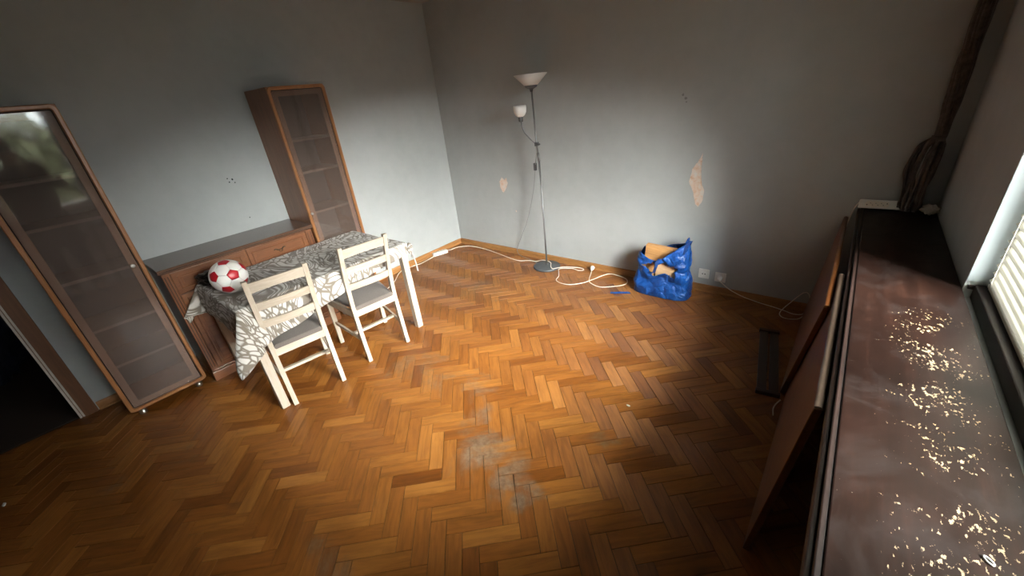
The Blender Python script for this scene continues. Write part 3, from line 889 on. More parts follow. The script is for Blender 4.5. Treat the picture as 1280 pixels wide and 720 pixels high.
# ---- football: 12 red and 20 white panels round a dark core
def football(loc, R=.102):
    t_ = thing('football', 'white football with red pentagons on the table end', 'ball', loc)
    ph = (1 + 5 ** .5) / 2
    ico = [Vector(v).normalized() for v in [(-1, ph, 0), (1, ph, 0), (-1, -ph, 0), (1, -ph, 0), (0, -1, ph), (0, 1, ph), (0, -1, -ph), (0, 1, -ph), (ph, 0, -1), (ph, 0, 1), (-ph, 0, -1), (-ph, 0, 1)]]
    # turn it: one pentagon a little right of centre towards the camera, its neighbour to the left
    back = (CAM - Vector(loc)).normalized()
    rt = Vector((0, 0, 1)).cross(back).normalized()
    ri = (RIGHT - back * RIGHT.dot(back)).normalized(); upv = back.cross(ri)
    want0 = (back * .95 + ri * .22 + upv * .10).normalized()
    w1 = (back * .45 - ri * .88 - upv * .08); w1 = (w1 - want0 * w1.dot(want0)).normalized()
    nb = [v for v in ico if .4 < v.dot(ico[0]) < .5][0]
    a1 = (nb - ico[0] * nb.dot(ico[0])).normalized()
    A = Matrix((ico[0], a1, ico[0].cross(a1))).transposed(); B = Matrix((want0, w1, want0.cross(w1))).transposed()
    Q = B @ A.transposed()
    ico = [Q @ v for v in ico]
    adj = lambda i, j: .4 < ico[i].dot(ico[j]) < .5
    cut = lambda i, j: ico[i].lerp(ico[j], 1 / 3)
    def order(pts, n):
        a = (pts[0] - n * pts[0].dot(n)).normalized(); b = n.cross(a)
        return sorted(pts, key=lambda q: math.atan2(q.dot(b), q.dot(a)))
    faces = []
    for i in range(12):
        faces.append(('ball_red', order([cut(i, j) for j in range(12) if adj(i, j)], ico[i])))
    for i in range(12):
        for j in range(i):
            for k in range(j):
                if adj(i, j) and adj(j, k) and adj(i, k):
                    n = (ico[i] + ico[j] + ico[k]).normalized()
                    faces.append(('ball_white', order([cut(a, b) for a in (i, j, k) for b in (i, j, k) if a != b], n)))
    bm = new(); bmesh.ops.create_uvsphere(bm, u_segments=24, v_segments=16, radius=R * .975); obj('bladder', bm, 'cord_grey', t_, smooth=True)
    for mat, pts in faces:
        bm = new(); c_ = sum(pts, Vector()) / len(pts); n = len(pts)
        def pt(q, rr):
            return q.normalized() * rr
        rings = []
        for f_, rr in ((.985, .972), (.985, .990), (.93, 1.0), (.60, 1.003), (.30, 1.004)):
            ring = []
            for a in range(n):
                for s in range(3):
                    q = pts[a].lerp(pts[(a + 1) % n], s / 3)
                    ring.append(bm.verts.new(pt(c_.lerp(q, f_), R * rr)))
            rings.append(ring)
        m_ = n * 3
        for a, b in zip(rings, rings[1:]):
            for k in range(m_):
                bm.faces.new((a[k], a[(k + 1) % m_], b[(k + 1) % m_], b[k]))
        bm.faces.new(rings[-1])
        obj('panel_red' if mat == 'ball_red' else 'panel_white', bm, mat, t_, smooth=True)
football((.872, -2.696, TZ + .004 + .102))

# ---- black crumpled bag behind the ball, small dark item on the cloth
def crumple(bm, sub, size, seed, amp=.35, freq=16):
    bmesh.ops.create_icosphere(bm, subdivisions=sub, radius=1)
    for v in bm.verts:
        d = 1 + amp * noise3(v.co, freq * .1, seed) + amp * .5 * noise3(v.co, freq * .3, seed + 4)
        v.co = Vector((v.co.x * size[0], v.co.y * size[1], v.co.z * size[2])) * d
    zmin = min(v.co.z for v in bm.verts)
    for v in bm.verts:
        v.co.z -= zmin * 1.0
        if v.co.z < size[2] * .12:
            v.co.z = 0
bm = new(); crumple(bm, 4, (.10, .062, .036), 3.1, .5, 22)
o = obj('plastic_bag', bm, 'black_plastic', smooth=True); o.location = (.575, -2.735, TZ + .006); o.rotation_euler = (0, 0, .3)
tag(o, 'crumpled black plastic bag lying on the cloth behind the football', 'bag')
bm = new(); box(bm, -.034, .034, -.022, .022, 0, .022, .006, 2)
for v in bm.verts:
    v.co.x += .006 * math.sin(v.co.y * 60)
gl = thing('phone_charger', 'small dark green gadget on the cloth behind the nearer chair back', 'gadget', (1.03, -2.535, TZ + .005), .6)
obj('gadget_body', bm, 'black_plastic', gl)
bm = new(); tube(bm, [(-.034, 0, .010), (-.06, .01, .006), (-.085, -.005, .004), (-.11, .012, .004)], .003, 6, 4); obj('gadget_cord', bm, 'black_plastic', gl, smooth=True)

# ---- floor lamp
LB = Vector((1.452, -0.172, 0))
lp = thing('floor_lamp', 'grey uplighter floor lamp with a small side reading light against the back wall', 'lamp', LB)
bm = new(); lathe(bm, [(.136, 0.0005), (.138, .010), (.134, .018), (.05, .026), (.018, .030), (.010, .040)], 40); obj('base', bm, 'lampbase', lp, auto=35)
# the pole leans a little and is assembled from slightly kinked sections
pole = [(0, 0, .03), (-.004, .004, .5), (-.012, .006, 1.10), (-.030, .010, 1.24), (-.040, .012, 1.66)]
bm = new(); tube(bm, pole[:3], .0085, 10); obj('pole', bm, 'lampmetal', lp, smooth=True)
bm = new(); tube(bm, [(-.012, .006, 1.09), (-.034, .010, 1.24), (-.046, .012, 1.66)], .0075, 10); obj('pole', bm, 'lampmetal', lp, smooth=True)
bm = new(); tube(bm, [(-.011, .006, 1.07), (-.020, .008, 1.145)], .0125, 12); obj('pole_joint', bm, 'lampmetal', lp, smooth=True)
bm = new(); lathe(bm, [(.011, 1.655), (.016, 1.675), (.050, 1.690), (.058, 1.712), (.050, 1.714), (.005, 1.70)], 24, (-.048, .012, 0)); obj('shade_holder', bm, 'lampbase', lp, auto=40)
bm = new(); lathe(bm, [(.054, 1.706), (.060, 1.708), (.146, 1.790), (.143, 1.792), (.055, 1.711)], 36, (-.048, .012, 0), cap=False); obj('shade', bm, 'lampglass', lp, smooth=True)
bm = new(); lathe(bm, [(.004, 1.715), (.020, 1.72), (.028, 1.745), (.016, 1.772), (.004, 1.777)], 16, (-.048, .012, 0)); obj('bulb', bm, 'lampglass', lp, smooth=True)
arm = thing_part('reading_light', lp)
bm = new(); tube(bm, [(-.030, .006, 1.225), (-.050, -.012, 1.245), (-.085, -.030, 1.285), (-.125, -.040, 1.335), (-.142, -.042, 1.385), (-.148, -.042, 1.425)], .0052, 8, 5); obj('gooseneck', bm, 'lampmetal', arm, smooth=True)
bm = new(); box(bm, -.042, -.012, -.012, .024, 1.205, 1.240, .005); obj('clamp', bm, 'lampbase', arm)
bm = new(); tube(bm, [(-.012, .0, 1.222), (.016, -.01, 1.222)], .008, 10); obj('clamp_knob', bm, 'lampbase', arm)
bm = new(); lathe(bm, [(.014, 1.420), (.020, 1.424), (.021, 1.462), (.018, 1.466)], 18, (-.150, -.042, 0)); obj('lamp_socket', bm, 'lampmetal', arm, auto=40)
bm = new(); lathe(bm, [(.024, 1.464), (.040, 1.474), (.054, 1.500), (.058, 1.535), (.056, 1.557), (.052, 1.557), (.052, 1.50), (.03, 1.474)], 28, (-.150, -.042, 0), cap=False); obj('small_shade', bm, 'lampglass', arm, smooth=True)
bm = new()
tube(bm, [(-.028, -.006, 1.22), (-.050, .02, 1.12), (-.085, .04, 1.03), (-.10, .05, .97), (-.155, .075, .78), (-.27, .10, .48), (-.42, .13, .22), (-.50, .142, .075), (-.47, .13, .012), (-.36, .10, .005), (-.22, .06, .005), (-.13, .02, .006)], .0033, 6, 6)
obj('lamp_cord', bm, 'cord_grey', lp, smooth=True)
bm = new(); box(bm, -.108, -.080, .036, .060, .975, 1.045, .006); obj('cord_switch', bm, 'lampbase', lp)

# ---- power strips, cords and sockets
def strip(name, label, loc, rot, L, n, tilt=0.0, sw=True):
    t_ = thing(name, label, 'power strip', loc)
    t_.rotation_euler = (tilt, 0, rot)
    bm = new(); box(bm, -L / 2, L / 2, -.026, .026, 0, .040, .006); obj('strip_body', bm, 'white_plastic', t_)
    for k in range(n):
        x = -L / 2 + .045 + k * (L - .09 - (.04 if sw else 0)) / max(1, n - 1)
        bm = new(); lathe(bm, [(.0185, .0402), (.0185, .0418), (.0165, .0418), (.0160, .0403)], 20, (x, 0, 0)); w = obj('outlet', bm, 'cord_white', t_)
        for s in (-1, 1):
            bm = new(); lathe(bm, [(.003, .0403), (.003, .0412)], 8, (x + s * .008, s * .005, 0)); obj('pin_hole', bm, 'dark_hole', w)
    if sw:
        bm = new(); box(bm, L / 2 - .034, L / 2 - .012, -.013, .013, .0402, .045, .002); obj('rocker_switch', bm, 'black_plastic', t_)
    return t_
strip('power_strip', 'white power strip with a dark switch at the wall end of the ledge', (3.886, -.048, LZ + .027), math.radians(2), .205, 4, math.radians(72))
st = strip('power_strip', 'small white power strip on the floor by the corner skirting', (.064, -.425, .0005), math.radians(72), .19, 3, 0, False)

def cord(name, label, pts, r=.0038, mat='cord_white', cat='cord'):
    bm = new(); tube(bm, pts, r, 7, 6)
    o = obj(name, bm, mat, smooth=True)
    return tag(o, label, cat)
z = .0045
cord('floor_cable', 'white cord running from the corner power strip past the table leg', [(.068, -.535, .012), (.060, -.60, z), (.075, -.73, z), (.050, -.83, z), (.040, -1.0, z), (.20, -1.2, z), (.30, -1.38, z)])
ext = thing('extension_cord', 'white extension cord looping over the floor between the corner and the blue bag', 'cord', (1.2, -.15, 0))
bm = new()
W_ = lambda P, zz=z: [(x - 1.2, y + .15, zz if not isinstance(q, float) else q) for x, y, q in [(p + (None,))[:3] for p in P]]
tube(bm, W_([(.085, -.325, .02), (.075, -.27, .006), (.095, -.17, .006), (.16, -.095), (.25, -.060), (.42, -.060), (.661, -.095), (.947, -.160), (1.09, -.172), (1.18, -.120), (1.27, -.120, .010), (1.315, -.10, .022), (1.36, -.095, .030), (1.42, -.10, .032), (1.47, -.125, .032), (1.50, -.17, .030),
   (1.53, -.21, .027), (1.56, -.225, .022), (1.585, -.20, .024), (1.62, -.12, .010), (1.72, -.075, .009), (1.80, -.055), (1.835, -.085), (1.79, -.115), (1.72, -.10), (1.64, -.145, .010), (1.60, -.175), (1.63, -.225), (1.69, -.32), (1.712, -.396), (1.784, -.437), (1.883, -.425), (1.972, -.342), (2.03, -.235, .010), (2.06, -.12), (2.10, -.055), (2.17, -.050), (2.29, -.090), (2.33, -.18), (2.273, -.263), (2.154, -.342),
   (2.037, -.309), (1.985, -.240), (1.95, -.150), (1.925, -.085, .012)]), .0040, 7, 6)
obj('cord', bm, 'cord_white', ext, smooth=True)
bm = new()
secs = []
d = Vector((-.10, .62, .30)).normalized(); a = Vector((1, 0, 0)); a = (a - d * a.dot(d)).normalized(); b = d.cross(a)
for s, r in ((0, .007), (.010, .014), (.030, .021), (.042, .022), (.046, .019)):
    p = Vector((1.925 - 1.2, -.088 + .15, .020)) + d * s
    secs.append([p + (a * math.cos(k * PI / 8) + b * math.sin(k * PI / 8)) * r for k in range(16)])
loft(bm, secs); obj('plug', bm, 'white_plastic', ext, auto=50)

def socket(name, label, x, zc):
    t_ = thing(name, label, 'socket', (x, 0, zc))
    bm = new(); box(bm, -.041, .041, -.011, -.0005, -.041, .041, .004); obj('cover_plate', bm, 'white_plastic', t_)
    bm = new(); loft(bm, [[Vector((r * math.cos(k * PI / 10), y, r * math.sin(k * PI / 10))) for k in range(20)] for r, y in ((.022, -.0112), (.022, -.0130), (.0195, -.0130), (.019, -.0114))]); obj('socket_ring', bm, 'white_plastic', t_)
    for s in (-1, 1):
        bm = new(); loft(bm, [[Vector((s * .0095 + .0045 * math.cos(k * PI / 6), y, .0045 * math.sin(k * PI / 6))) for k in range(12)] for y in (-.0113, -.0136)]); obj('pin_hole', bm, 'dark_hole', t_)
    return t_
socket('wall_socket', 'white wall socket with two dark holes beside the blue bag', 2.933, .158)
socket('wall_socket', 'white wall socket with a plug in it, right of the empty socket', 3.060, .150)
pc = thing('plugged_cord', 'thin white cord from the plugged wall socket up to the ledge power strip', 'cord', (3.06, -.014, .150))
bm = new()
loft(bm, [[Vector((r * math.cos(k * PI / 8), y, r * math.sin(k * PI / 8))) for k in range(16)] for r, y in ((.018, .0), (.0185, -.020), (.014, -.036), (.008, -.046))]); obj('plug', bm, 'white_plastic', pc, auto=50)
bm = new()
T_ = lambda P: [(x - 3.06, y + .014, q - .150) for x, y, q in P]
tube(bm, T_([(3.06, -.055, .150), (3.085, -.060, .130), (3.150, -.045, .075), (3.25, -.034, .030), (3.366, -.036, .008), (3.45, -.05, .005), (3.53, -.075, .005), (3.60, -.10, .005), (3.655, -.07, .012), (3.67, -.03, .08), (3.655, -.016, .145), (3.62, -.014, .145), (3.56, -.020, .055), (3.515, -.10, .006), (3.525, -.17, .005), (3.57, -.19, .005),
   (3.635, -.155, .006), (3.660, -.075, .020), (3.672, -.030, .12), (3.690, -.014, .24), (3.712, -.010, .40), (3.745, -.010, .60), (3.768, -.014, .78), (3.785, -.030, .838)]), .0033, 7, 6)
obj('cord', bm, 'cord_white', pc, smooth=True)
cord('cord_scrap', 'short white cord end curling out from under the leaning panels', [(3.652, -1.27, .004), (3.644, -1.217, .004), (3.649, -1.177, .006), (3.664, -1.135, .012)], .0035)

# ---- blue bag with board offcuts
bg_ = thing('shopping_bag', 'crumpled blue woven plastic bag with a torn front beside the wall', 'bag', (2.655, -.170, 0))
NU, NV = 88, 34
bm = new(); rows = []
for j in range(NV + 1):
    s = j / NV
    row = []
    for i in range(NU):
        a = 2 * PI * i / NU
        # rounded-rectangle footprint, front towards -y
        ex = 3.6
        ca, sa = math.cos(a), math.sin(a)
        rr = (abs(ca) ** ex + abs(sa) ** ex) ** (-1 / ex)
        X, Y = ca * rr, sa * rr
        hx_ = .232 - .018 * s - .030 * s * s; hy_ = .122 - .016 * s
        top = .375 + .10 * max(0, X) ** 2 + .02 * X - .035 * max(0, -sa) * (1 - X * X) + .018 * math.sin(a * 5 + 1)
        bulge = 1 + .02 * math.sin(PI * s)
        x, y, zz = X * hx_ * bulge - .012 * s, Y * hy_ * bulge, .001 + top * s
        n_ = Vector((ca, sa, 0))
        k = .014 * noise3((x, y, zz), 7, 2) + .010 * noise3((x, y, zz), 17, 5) + .007 * noise3((x * .6 + zz * .8, y, zz * .6 - x * .5), 30, 7)
        k -= .020 * abs(math.sin((zz * .75 + x * .55) * 16 + 2 * noise3((x, y, zz), 5, 1))) ** 3 * math.sin(PI * s)
        if s < .06:
            k *= s / .06
        x += n_.x * k; y = min(.150, y + n_.y * k)
        row.append(bm.verts.new((x, y, zz)))
    rows.append(row)
torn = 0
for j in range(NV):
    for i in range(NU):
        q = [rows[j][i], rows[j][(i + 1) % NU], rows[j + 1][(i + 1) % NU], rows[j + 1][i]]
        c_ = sum((v.co for v in q), Vector()) / 4
        if c_.y < -.05:
            # ragged tear across the upper front
            lo = .205 + .020 * math.sin(c_.x * 30) + (.035 if c_.x < -.05 else 0); hi = .300 - (.02 if c_.x < -.06 else 0) + .012 * math.sin(c_.x * 55)
            if -.150 < c_.x < .125 and lo < c_.z < hi and (c_.z - lo) > (-.150 - c_.x + .03) * .6 - .02:
                continue
        bm.faces.new(q)
bm.faces.new(rows[0][::-1])
o = obj('bag_body', bm, 'tarp', bg_, smooth=True)
md = o.modifiers.new('thick', 'SOLIDIFY'); md.thickness = .0015
for px_, w_ in ((-.015, .022),):
    bm = new()
    pts = catmull([(px_ + .012, -.112, .345), (px_ + .006, -.140, .330), (px_, -.148, .290), (px_ - .012, -.146, .250), (px_ - .020, -.142, .225)], 5)
    loft(bm, [[p + Vector((-w_ / 2, 0, 0)), p + Vector((w_ / 2, .004, 0)), p + Vector((w_ / 2, .006, 0)), p + Vector((-w_ / 2, .002, 0))] for p in pts])
    obj('strap', bm, 'blue_strap', bg_)
bm = new()
pts = catmull([(.165, -.075, .40), (.185, -.06, .47), (.200, -.02, .495), (.185, .02, .47), (.165, .05, .42)], 5)
loft(bm, [[p + Vector((-.013, 0, 0)), p + Vector((.013, 0, .003)), p + Vector((.013, .003, .003)), p + Vector((-.013, .003, 0))] for p in pts])
obj('strap', bm, 'blue_strap', bg_)
def offcut(label, loc, rot, dims, mat):
    bm = new(); box(bm, -dims[0] / 2, dims[0] / 2, -dims[1] / 2, dims[1] / 2, 0, dims[2], .003)
    o = obj('board_offcut', bm, mat); o.location = loc; o.rotation_euler = rot
    return tag(o, label, 'board', 'board offcuts in the blue bag')
offcut('orange-brown board sticking out of the top of the blue bag', (2.622, -.165, .012), (math.radians(3), math.radians(4), .03), (.285, .050, .405), 'box_wood')
offcut('pale board showing through the torn front of the blue bag', (2.690, -.252, .010), (math.radians(-3), math.radians(4), .05), (.170, .018, .292), 'box_pale')
offcut('orange board showing left of the strap in the torn blue bag', (2.545, -.236, .010), (math.radians(-2), math.radians(-3), -.06), (.12, .020, .270), 'box_wood')
bm = new(); pts = catmull([(2.285, -.405, .004), (2.34, -.385, .009), (2.40, -.345, .005), (2.435, -.330, .006)], 5)
loft(bm, [[p + Vector((.006, -.011, 0)), p + Vector((-.006, .011, .001)), p + Vector((-.006, .011, .004)), p + Vector((.006, -.011, .003))] for p in pts])
tag(obj('plastic_strip', bm, 'tarp'), 'small flat blue plastic strip lying on the floor left of the blue bag', 'strip')

# ---- gathered curtain at the pier corner
cu = thing('curtain', 'dim brown lace curtain twisted and knotted beside the power strip on the ledge', 'curtain', (4.04, -.085, LZ))
rc = random.Random(11)
for k in range(11):
    a = 2 * PI * k / 11 + .3
    ca, sa = math.cos(a), math.sin(a)
    q = rc.uniform(.75, 1.1)
    bm = new()
    pts = [(.010 + .040 * ca * q, .020 + .024 * sa, H - LZ - .035), (.004 + .034 * ca * q, .018 + .022 * sa, 1.25), (-.004 + .026 * ca, .014 + .020 * sa, .95), (-.004 + .026 * math.cos(a + .6), .008 + .020 * math.sin(a + .6), .66), (-.004 + .016 * math.cos(a + 1.1), .014 * math.sin(a + 1.1), .42)]
    tube(bm, pts, lambda s_, w=rc.uniform(.009, .014): w * (1.05 - .25 * s_) * (1 + .12 * math.sin(s_ * 40)), 7, 9)
    obj('curtain_fold', bm, 'curtain', cu, smooth=True)
for k in range(16):
    a = 2 * PI * k / 16
    q = rc.uniform(.6, 1.15); tw = rc.uniform(-.7, .7); z1 = rc.uniform(.24, .33); z2 = rc.uniform(.10, .17)
    cs = lambda r, d, zz, ox: (ox + r * math.cos(a + d), r * .72 * math.sin(a + d), zz)
    bm = new()
    tube(bm, [cs(.014, 0, .425, -.006), cs(.048 * q, tw * .3, .375, -.020), cs(.062 * q, tw * .6, z1, -.030), cs(.044 * q, tw, z2, -.030), cs(.050 * q, tw * 1.2, .055, -.028), cs(.034 * q, tw * 1.6, .014, -.024)],
         lambda s_, w=rc.uniform(.006, .0115): w * (1 + .25 * math.sin(s_ * 30 + k)), 6, 7)
    obj('knotted_fold', bm, 'lace' if k % 3 == 0 else 'curtain', cu, smooth=True)
bm = new(); tube(bm, [(-.008, 0, .402), (-.008, 0, .428)], .030, 14); obj('knot_band', bm, 'curtain', cu, smooth=True)
bm = new(); box(bm, 3.62, WX - .001, -.10, -.06, H - .03, H - .001, .004)
o = obj('curtain_rail', bm, 'sash'); tag(o, 'short white curtain rail under the ceiling above the gathered curtain', 'rail')
bm = new(); crumple(bm, 4, (.034, .026, .026), 8.4, .5, 30)
o = obj('cloth_wad', bm, 'white_plastic', smooth=True); o.location = (4.098, -.105, LZ + .0005)
tag(o, 'small pale crumpled wad on the ledge beside the curtain end', 'wad')

# ---- blind
bl = thing('venetian_blind', 'cream venetian blind with horizontal slats in the window recess', 'blind', (4.206, 0, 0))
BY0, BY1 = WY1 + .02, WY0 - .022
bm = new(); box(bm, -.014, .014, BY0, BY1, WZ1 - .035, WZ1 - .001, .003); obj('head_rail', bm, 'sash', bl)
TILT = math.radians(32)
me = None
zz = .872; k = 0
SW_ = .0175
while zz < WZ1 - .045:
    if me is None:
        bm = new(); secs = []
        prof = []
        for s in (-1, -.5, 0, .5, 1):
            prof.append((s * SW_, .0022 * (1 - s * s) + .0004))
        for s in (1, .5, 0, -.5, -1):
            prof.append((s * SW_, .0022 * (1 - s * s) - .0004))
        ct, sn = math.cos(TILT), math.sin(TILT)
        prof = [(a * ct - b * sn, a * sn + b * ct) for a, b in prof]      # inner (-x) edge low
        loft(bm, [[Vector((a, y, b)) for a, b in prof] for y in (BY0 + .004, BY1 - .004)])
        o = obj('slat', bm, 'slat', bl); me = o.data
    else:
        o = bpy.data.objects.new('slat', me); C.objects.link(o); o.parent = bl
    o.location = (0, 0, zz)
    zz += .0315; k += 1
bm = new(); box(bm, -.013, .013, BY0 + .004, BY1 - .004, .834, .848, .004); obj('bottom_rail', bm, 'slat', bl)
for y in (BY1 - .05, (BY0 + BY1) / 2, BY0 + .06):
    for x in (-.0165, .0165):
        bm = new(); tube(bm, [(x, y, .84), (x, y, WZ1 - .03)], .0008, 5); obj('ladder_cord', bm, 'cord_white', bl)

# ---- odds and ends
bm = new(); tube(bm, [(.009 * math.cos(a), .004 * math.sin(a), .0025) for a in [2 * PI * k / 20 for k in range(20)]] + [(.009, 0, .0025)], .0016, 6)
o = obj('ring_clip', bm, 'white_plastic', smooth=True); o.location = (4.050, -2.430, LZ); o.rotation_euler = (0, 0, -.9)
tag(o, 'tiny white oval ring lying on the ledge near its front end', 'ring')
for lab, x, y, r in (('tiny white paint flake on the floor in front of the blue bag', 2.992, -1.604, .012), ('tiny pale crumb on the dark floor at the left edge of the photo', .60, -4.005, .016)):
    bm = new(); crumple(bm, 2, (r, r * .5, r * .25), x, .5, 20)
    o = obj('paint_flake', bm, 'white_plastic'); o.location = (x, y, .0005); tag(o, lab, 'flake')
bm = new(); crumple(bm, 4, (.16, .20, .26), 5.5, .4, 14)
o = obj('dark_bag', bm, 'navy', smooth=True); o.location = (-1.25, -3.98, 0)
tag(o, 'dark blue bag on the floor of the unlit hall', 'bag')

# ---- outside: lawn and trees seen through the blind and in the cabinet glass
bm = new(); box(bm, 4.6, 60, -35, 30, -3.1, -3.0); tag(obj('lawn', bm, 'grass'), 'lawn outside below the window', 'lawn')['kind'] = 'structure'
def tree(label, x, y, r, h, seed):
    t_ = thing('garden_tree', label, 'tree', (x, y, -3.0), 0, 'trees outside the window')
    bm = new(); tube(bm, [(0, 0, 0), (.1, 0, 1.2), (-.05, .1, 2.4), (0, 0, h - r)], lambda s: .22 * (1 - .5 * s), 10, 4); obj('trunk', bm, 'bark', t_, smooth=True)
    rnd = random.Random(seed)
    V, F = [], []
    for k in range(5200):
        d = Vector((rnd.gauss(0, 1), rnd.gauss(0, 1), rnd.gauss(0, 1))).normalized() * (rnd.random() ** .4)
        lump = 1 + .25 * noise3(d, 2.0, seed)
        c_ = Vector((d.x * r * lump, d.y * r * lump, h - r + d.z * r * lump * .95))
        a = Vector((rnd.gauss(0, 1), rnd.gauss(0, 1), rnd.gauss(0, 1))).normalized()
        b = a.cross(Vector((rnd.gauss(0, 1), rnd.gauss(0, 1), rnd.gauss(0, 1)))).normalized()
        s = rnd.uniform(.14, .26)
        n = len(V); V += [c_ - a * s, c_ + b * s * .5, c_ + a * s, c_ - b * s * .5]; F.append((n, n + 1, n + 2, n + 3))
    me = bpy.data.meshes.new('foliage'); me.from_pydata(V, [], F); me.materials.append(M['leaf'])
    o = bpy.data.objects.new('foliage', me); C.objects.link(o); o.parent = t_; o['kind'] = 'stuff'
for k, (lab, x, y, r, h) in enumerate((
        ('leafy tree outside, on the side of the back wall', 12.5, 8.8, 2.3, 5.6), ('leafy tree outside, opposite the pier', 12, 2.3, 2.4, 5.5), ('leafy tree outside, on the photographer side', 12, -8.0, 2.4, 5.0),
        ('leafy tree outside, straight opposite the bare window', 10.6, -2.7, 2.4, 5.4))):
    tree(lab, x, y, r, h, 20 + k)
bm = new(); box(bm, 4.441, 5.65, -3.66, -3.56, -.3, 2.6); box(bm, 4.441, 5.65, -3.56, -2.70, 2.20, 2.36)  # added, unseen: fin and slab that keep sun out of the bare window
struct(obj('wall_sun_block', bm, 'ceiling'), 'added unseen wall and slab blocking the sun outside the bare window')

# ---- the photographer, standing at the window beside the ledge (seen only as a reflection in the cabinet glass)
P0 = Vector((3.955, -3.240, 0))
ps = thing('person', 'person in a long dark coat taking the photo, mirrored in the cabinet glass', 'person', P0)
def skin(name, nodes, edges, mat, parent, root=0, sub=2):
    me = bpy.data.meshes.new(name)
    keys = list(nodes)
    me.from_pydata([Vector(nodes[k][0]) for k in keys], [(keys.index(a), keys.index(b)) for a, b in edges], [])
    o = bpy.data.objects.new(name, me); C.objects.link(o); o.parent = parent
    me.materials.append(M[mat])
    md = o.modifiers.new('skin', 'SKIN'); md.use_smooth_shade = True; md.branch_smoothing = .4
    sv = me.skin_vertices[0].data
    for i, k in enumerate(keys):
        r = nodes[k][1]
        sv[i].radius = r if isinstance(r, tuple) else (r, r)
        sv[i].use_root = (i == root)
    o.modifiers.new('sub', 'SUBSURF').levels = sub
    o.modifiers['sub'].render_levels = sub
    return o
phone_c = CAM - FWD * .010 + RIGHT * .050 - P0
rh = phone_c + RIGHT * .085 - FWD * .012          # right grip
lh = phone_c - RIGHT * .085 - FWD * .028
N_ = {'pelvis': ((.0, 0, .96), (.10, .10)), 'waist': ((.0, 0, 1.10), (.10, .09)), 'chest': ((.0, 0, 1.30), (.11, .10)), 'upper': ((.01, 0, 1.42), (.10, .08)),
      'neck': ((.0, 0, 1.50), .055), 'skull0': ((-.012, 0, 1.575), (.062, .070)), 'skull1': ((-.010, 0, 1.655), (.075, .090)), 'skull2': ((-.004, 0, 1.730), (.062, .078)), 'crown': ((0, 0, 1.768), (.03, .04))}
E_ = [('pelvis', 'waist'), ('waist', 'chest'), ('chest', 'upper'), ('upper', 'neck'), ('neck', 'skull0'), ('skull0', 'skull1'), ('skull1', 'skull2'), ('skull2', 'crown')]
def limb(side, hand, nm):
    s = side
    N_['sh' + nm] = ((.01, s * .175, 1.415), .062); N_['el' + nm] = ((-.055, s * .285, 1.235), .046)
    w = hand + Vector((.055, s * .030, -.055))
    N_['fa' + nm] = (Vector((-.055, s * .285, 1.235)).lerp(w, .4), .042)
    N_['wr' + nm] = (w, .027); N_['pa' + nm] = (hand + Vector((.020, s * .012, -.020)), (.032, .018))
    E_.extend([('upper', 'sh' + nm), ('sh' + nm, 'el' + nm), ('el' + nm, 'fa' + nm), ('fa' + nm, 'wr' + nm), ('wr' + nm, 'pa' + nm)])
    up = Vector((0, 0, 1))
    for k in range(4):
        b = hand + up * (.018 - .016 * k) + Vector((.004, s * .006, 0))
        L = (.026, .030, .028, .022)[k]
        N_['f%d%s0' % (k, nm)] = (b, .0090); N_['f%d%s1' % (k, nm)] = (b - RIGHT * s * L * .5 - FWD * -.004, .0085); N_['f%d%s2' % (k, nm)] = (b - RIGHT * s * L * 1.1 - FWD * .002, .0075)
        E_.extend([('pa' + nm, 'f%d%s0' % (k, nm)), ('f%d%s0' % (k, nm), 'f%d%s1' % (k, nm)), ('f%d%s1' % (k, nm), 'f%d%s2' % (k, nm))])
    b = hand - FWD * .020 + up * .020
    N_['t%s0' % nm] = (b, .0105); N_['t%s1' % nm] = (b - RIGHT * s * .024 + up * .012, .0090)
    E_.extend([('pa' + nm, 't%s0' % nm), ('t%s0' % nm, 't%s1' % nm)])
    N_['hip' + nm] = ((.0, s * .095, .89), .085); N_['kn' + nm] = ((-.015, s * .105, .50), .058); N_['ca' + nm] = ((.012, s * .108, .34), .056); N_['an' + nm] = ((.02, s * .11, .09), .038)
    N_['he' + nm] = ((.035, s * .11, .040), .036); N_['to' + nm] = ((-.13, s * .125, .028), .026)
    E_.extend([('pelvis', 'hip' + nm), ('hip' + nm, 'kn' + nm), ('kn' + nm, 'ca' + nm), ('ca' + nm, 'an' + nm), ('an' + nm, 'he' + nm), ('an' + nm, 'to' + nm)])
limb(1, rh, 'R'); limb(-1, lh, 'L')
body = skin('body', N_, E_, 'skin', ps)
def sub(keys, grow):
    out = {}
    for k in keys:
        p, r = N_[k]
        r = r if isinstance(r, tuple) else (r, r)
        out[k] = (p, (r[0] + grow, r[1] + grow))
    return out
for nm in 'RL':
    tr = sub(['hip' + nm, 'kn' + nm, 'ca' + nm, 'an' + nm], .016)
    tr['an' + nm] = (Vector(N_['an' + nm][0]) - Vector((0, 0, .045)), (.054, .054))
    kk = list(tr)
    skin('trouser_leg', tr, list(zip(kk, kk[1:])), 'trouser', ps)
for nm, s in (('R', 1), ('L', -1)):       # sleeves, rooted inside the coat
    ct = {'in' + nm: ((.008, s * .12, 1.40), (.070, .070)), 'sh' + nm: (N_['sh' + nm][0], (.078, .078)), 'el' + nm: (N_['el' + nm][0], (.062, .062)),
          'fa' + nm: (N_['fa' + nm][0], (.055, .055)), 'cu' + nm: (Vector(N_['fa' + nm][0]).lerp(Vector(N_['wr' + nm][0]), .8), (.042, .042))}
    kk = list(ct)
    skin('sleeve', ct, list(zip(kk, kk[1:])), 'coat', ps)
bm = new(); secs = []
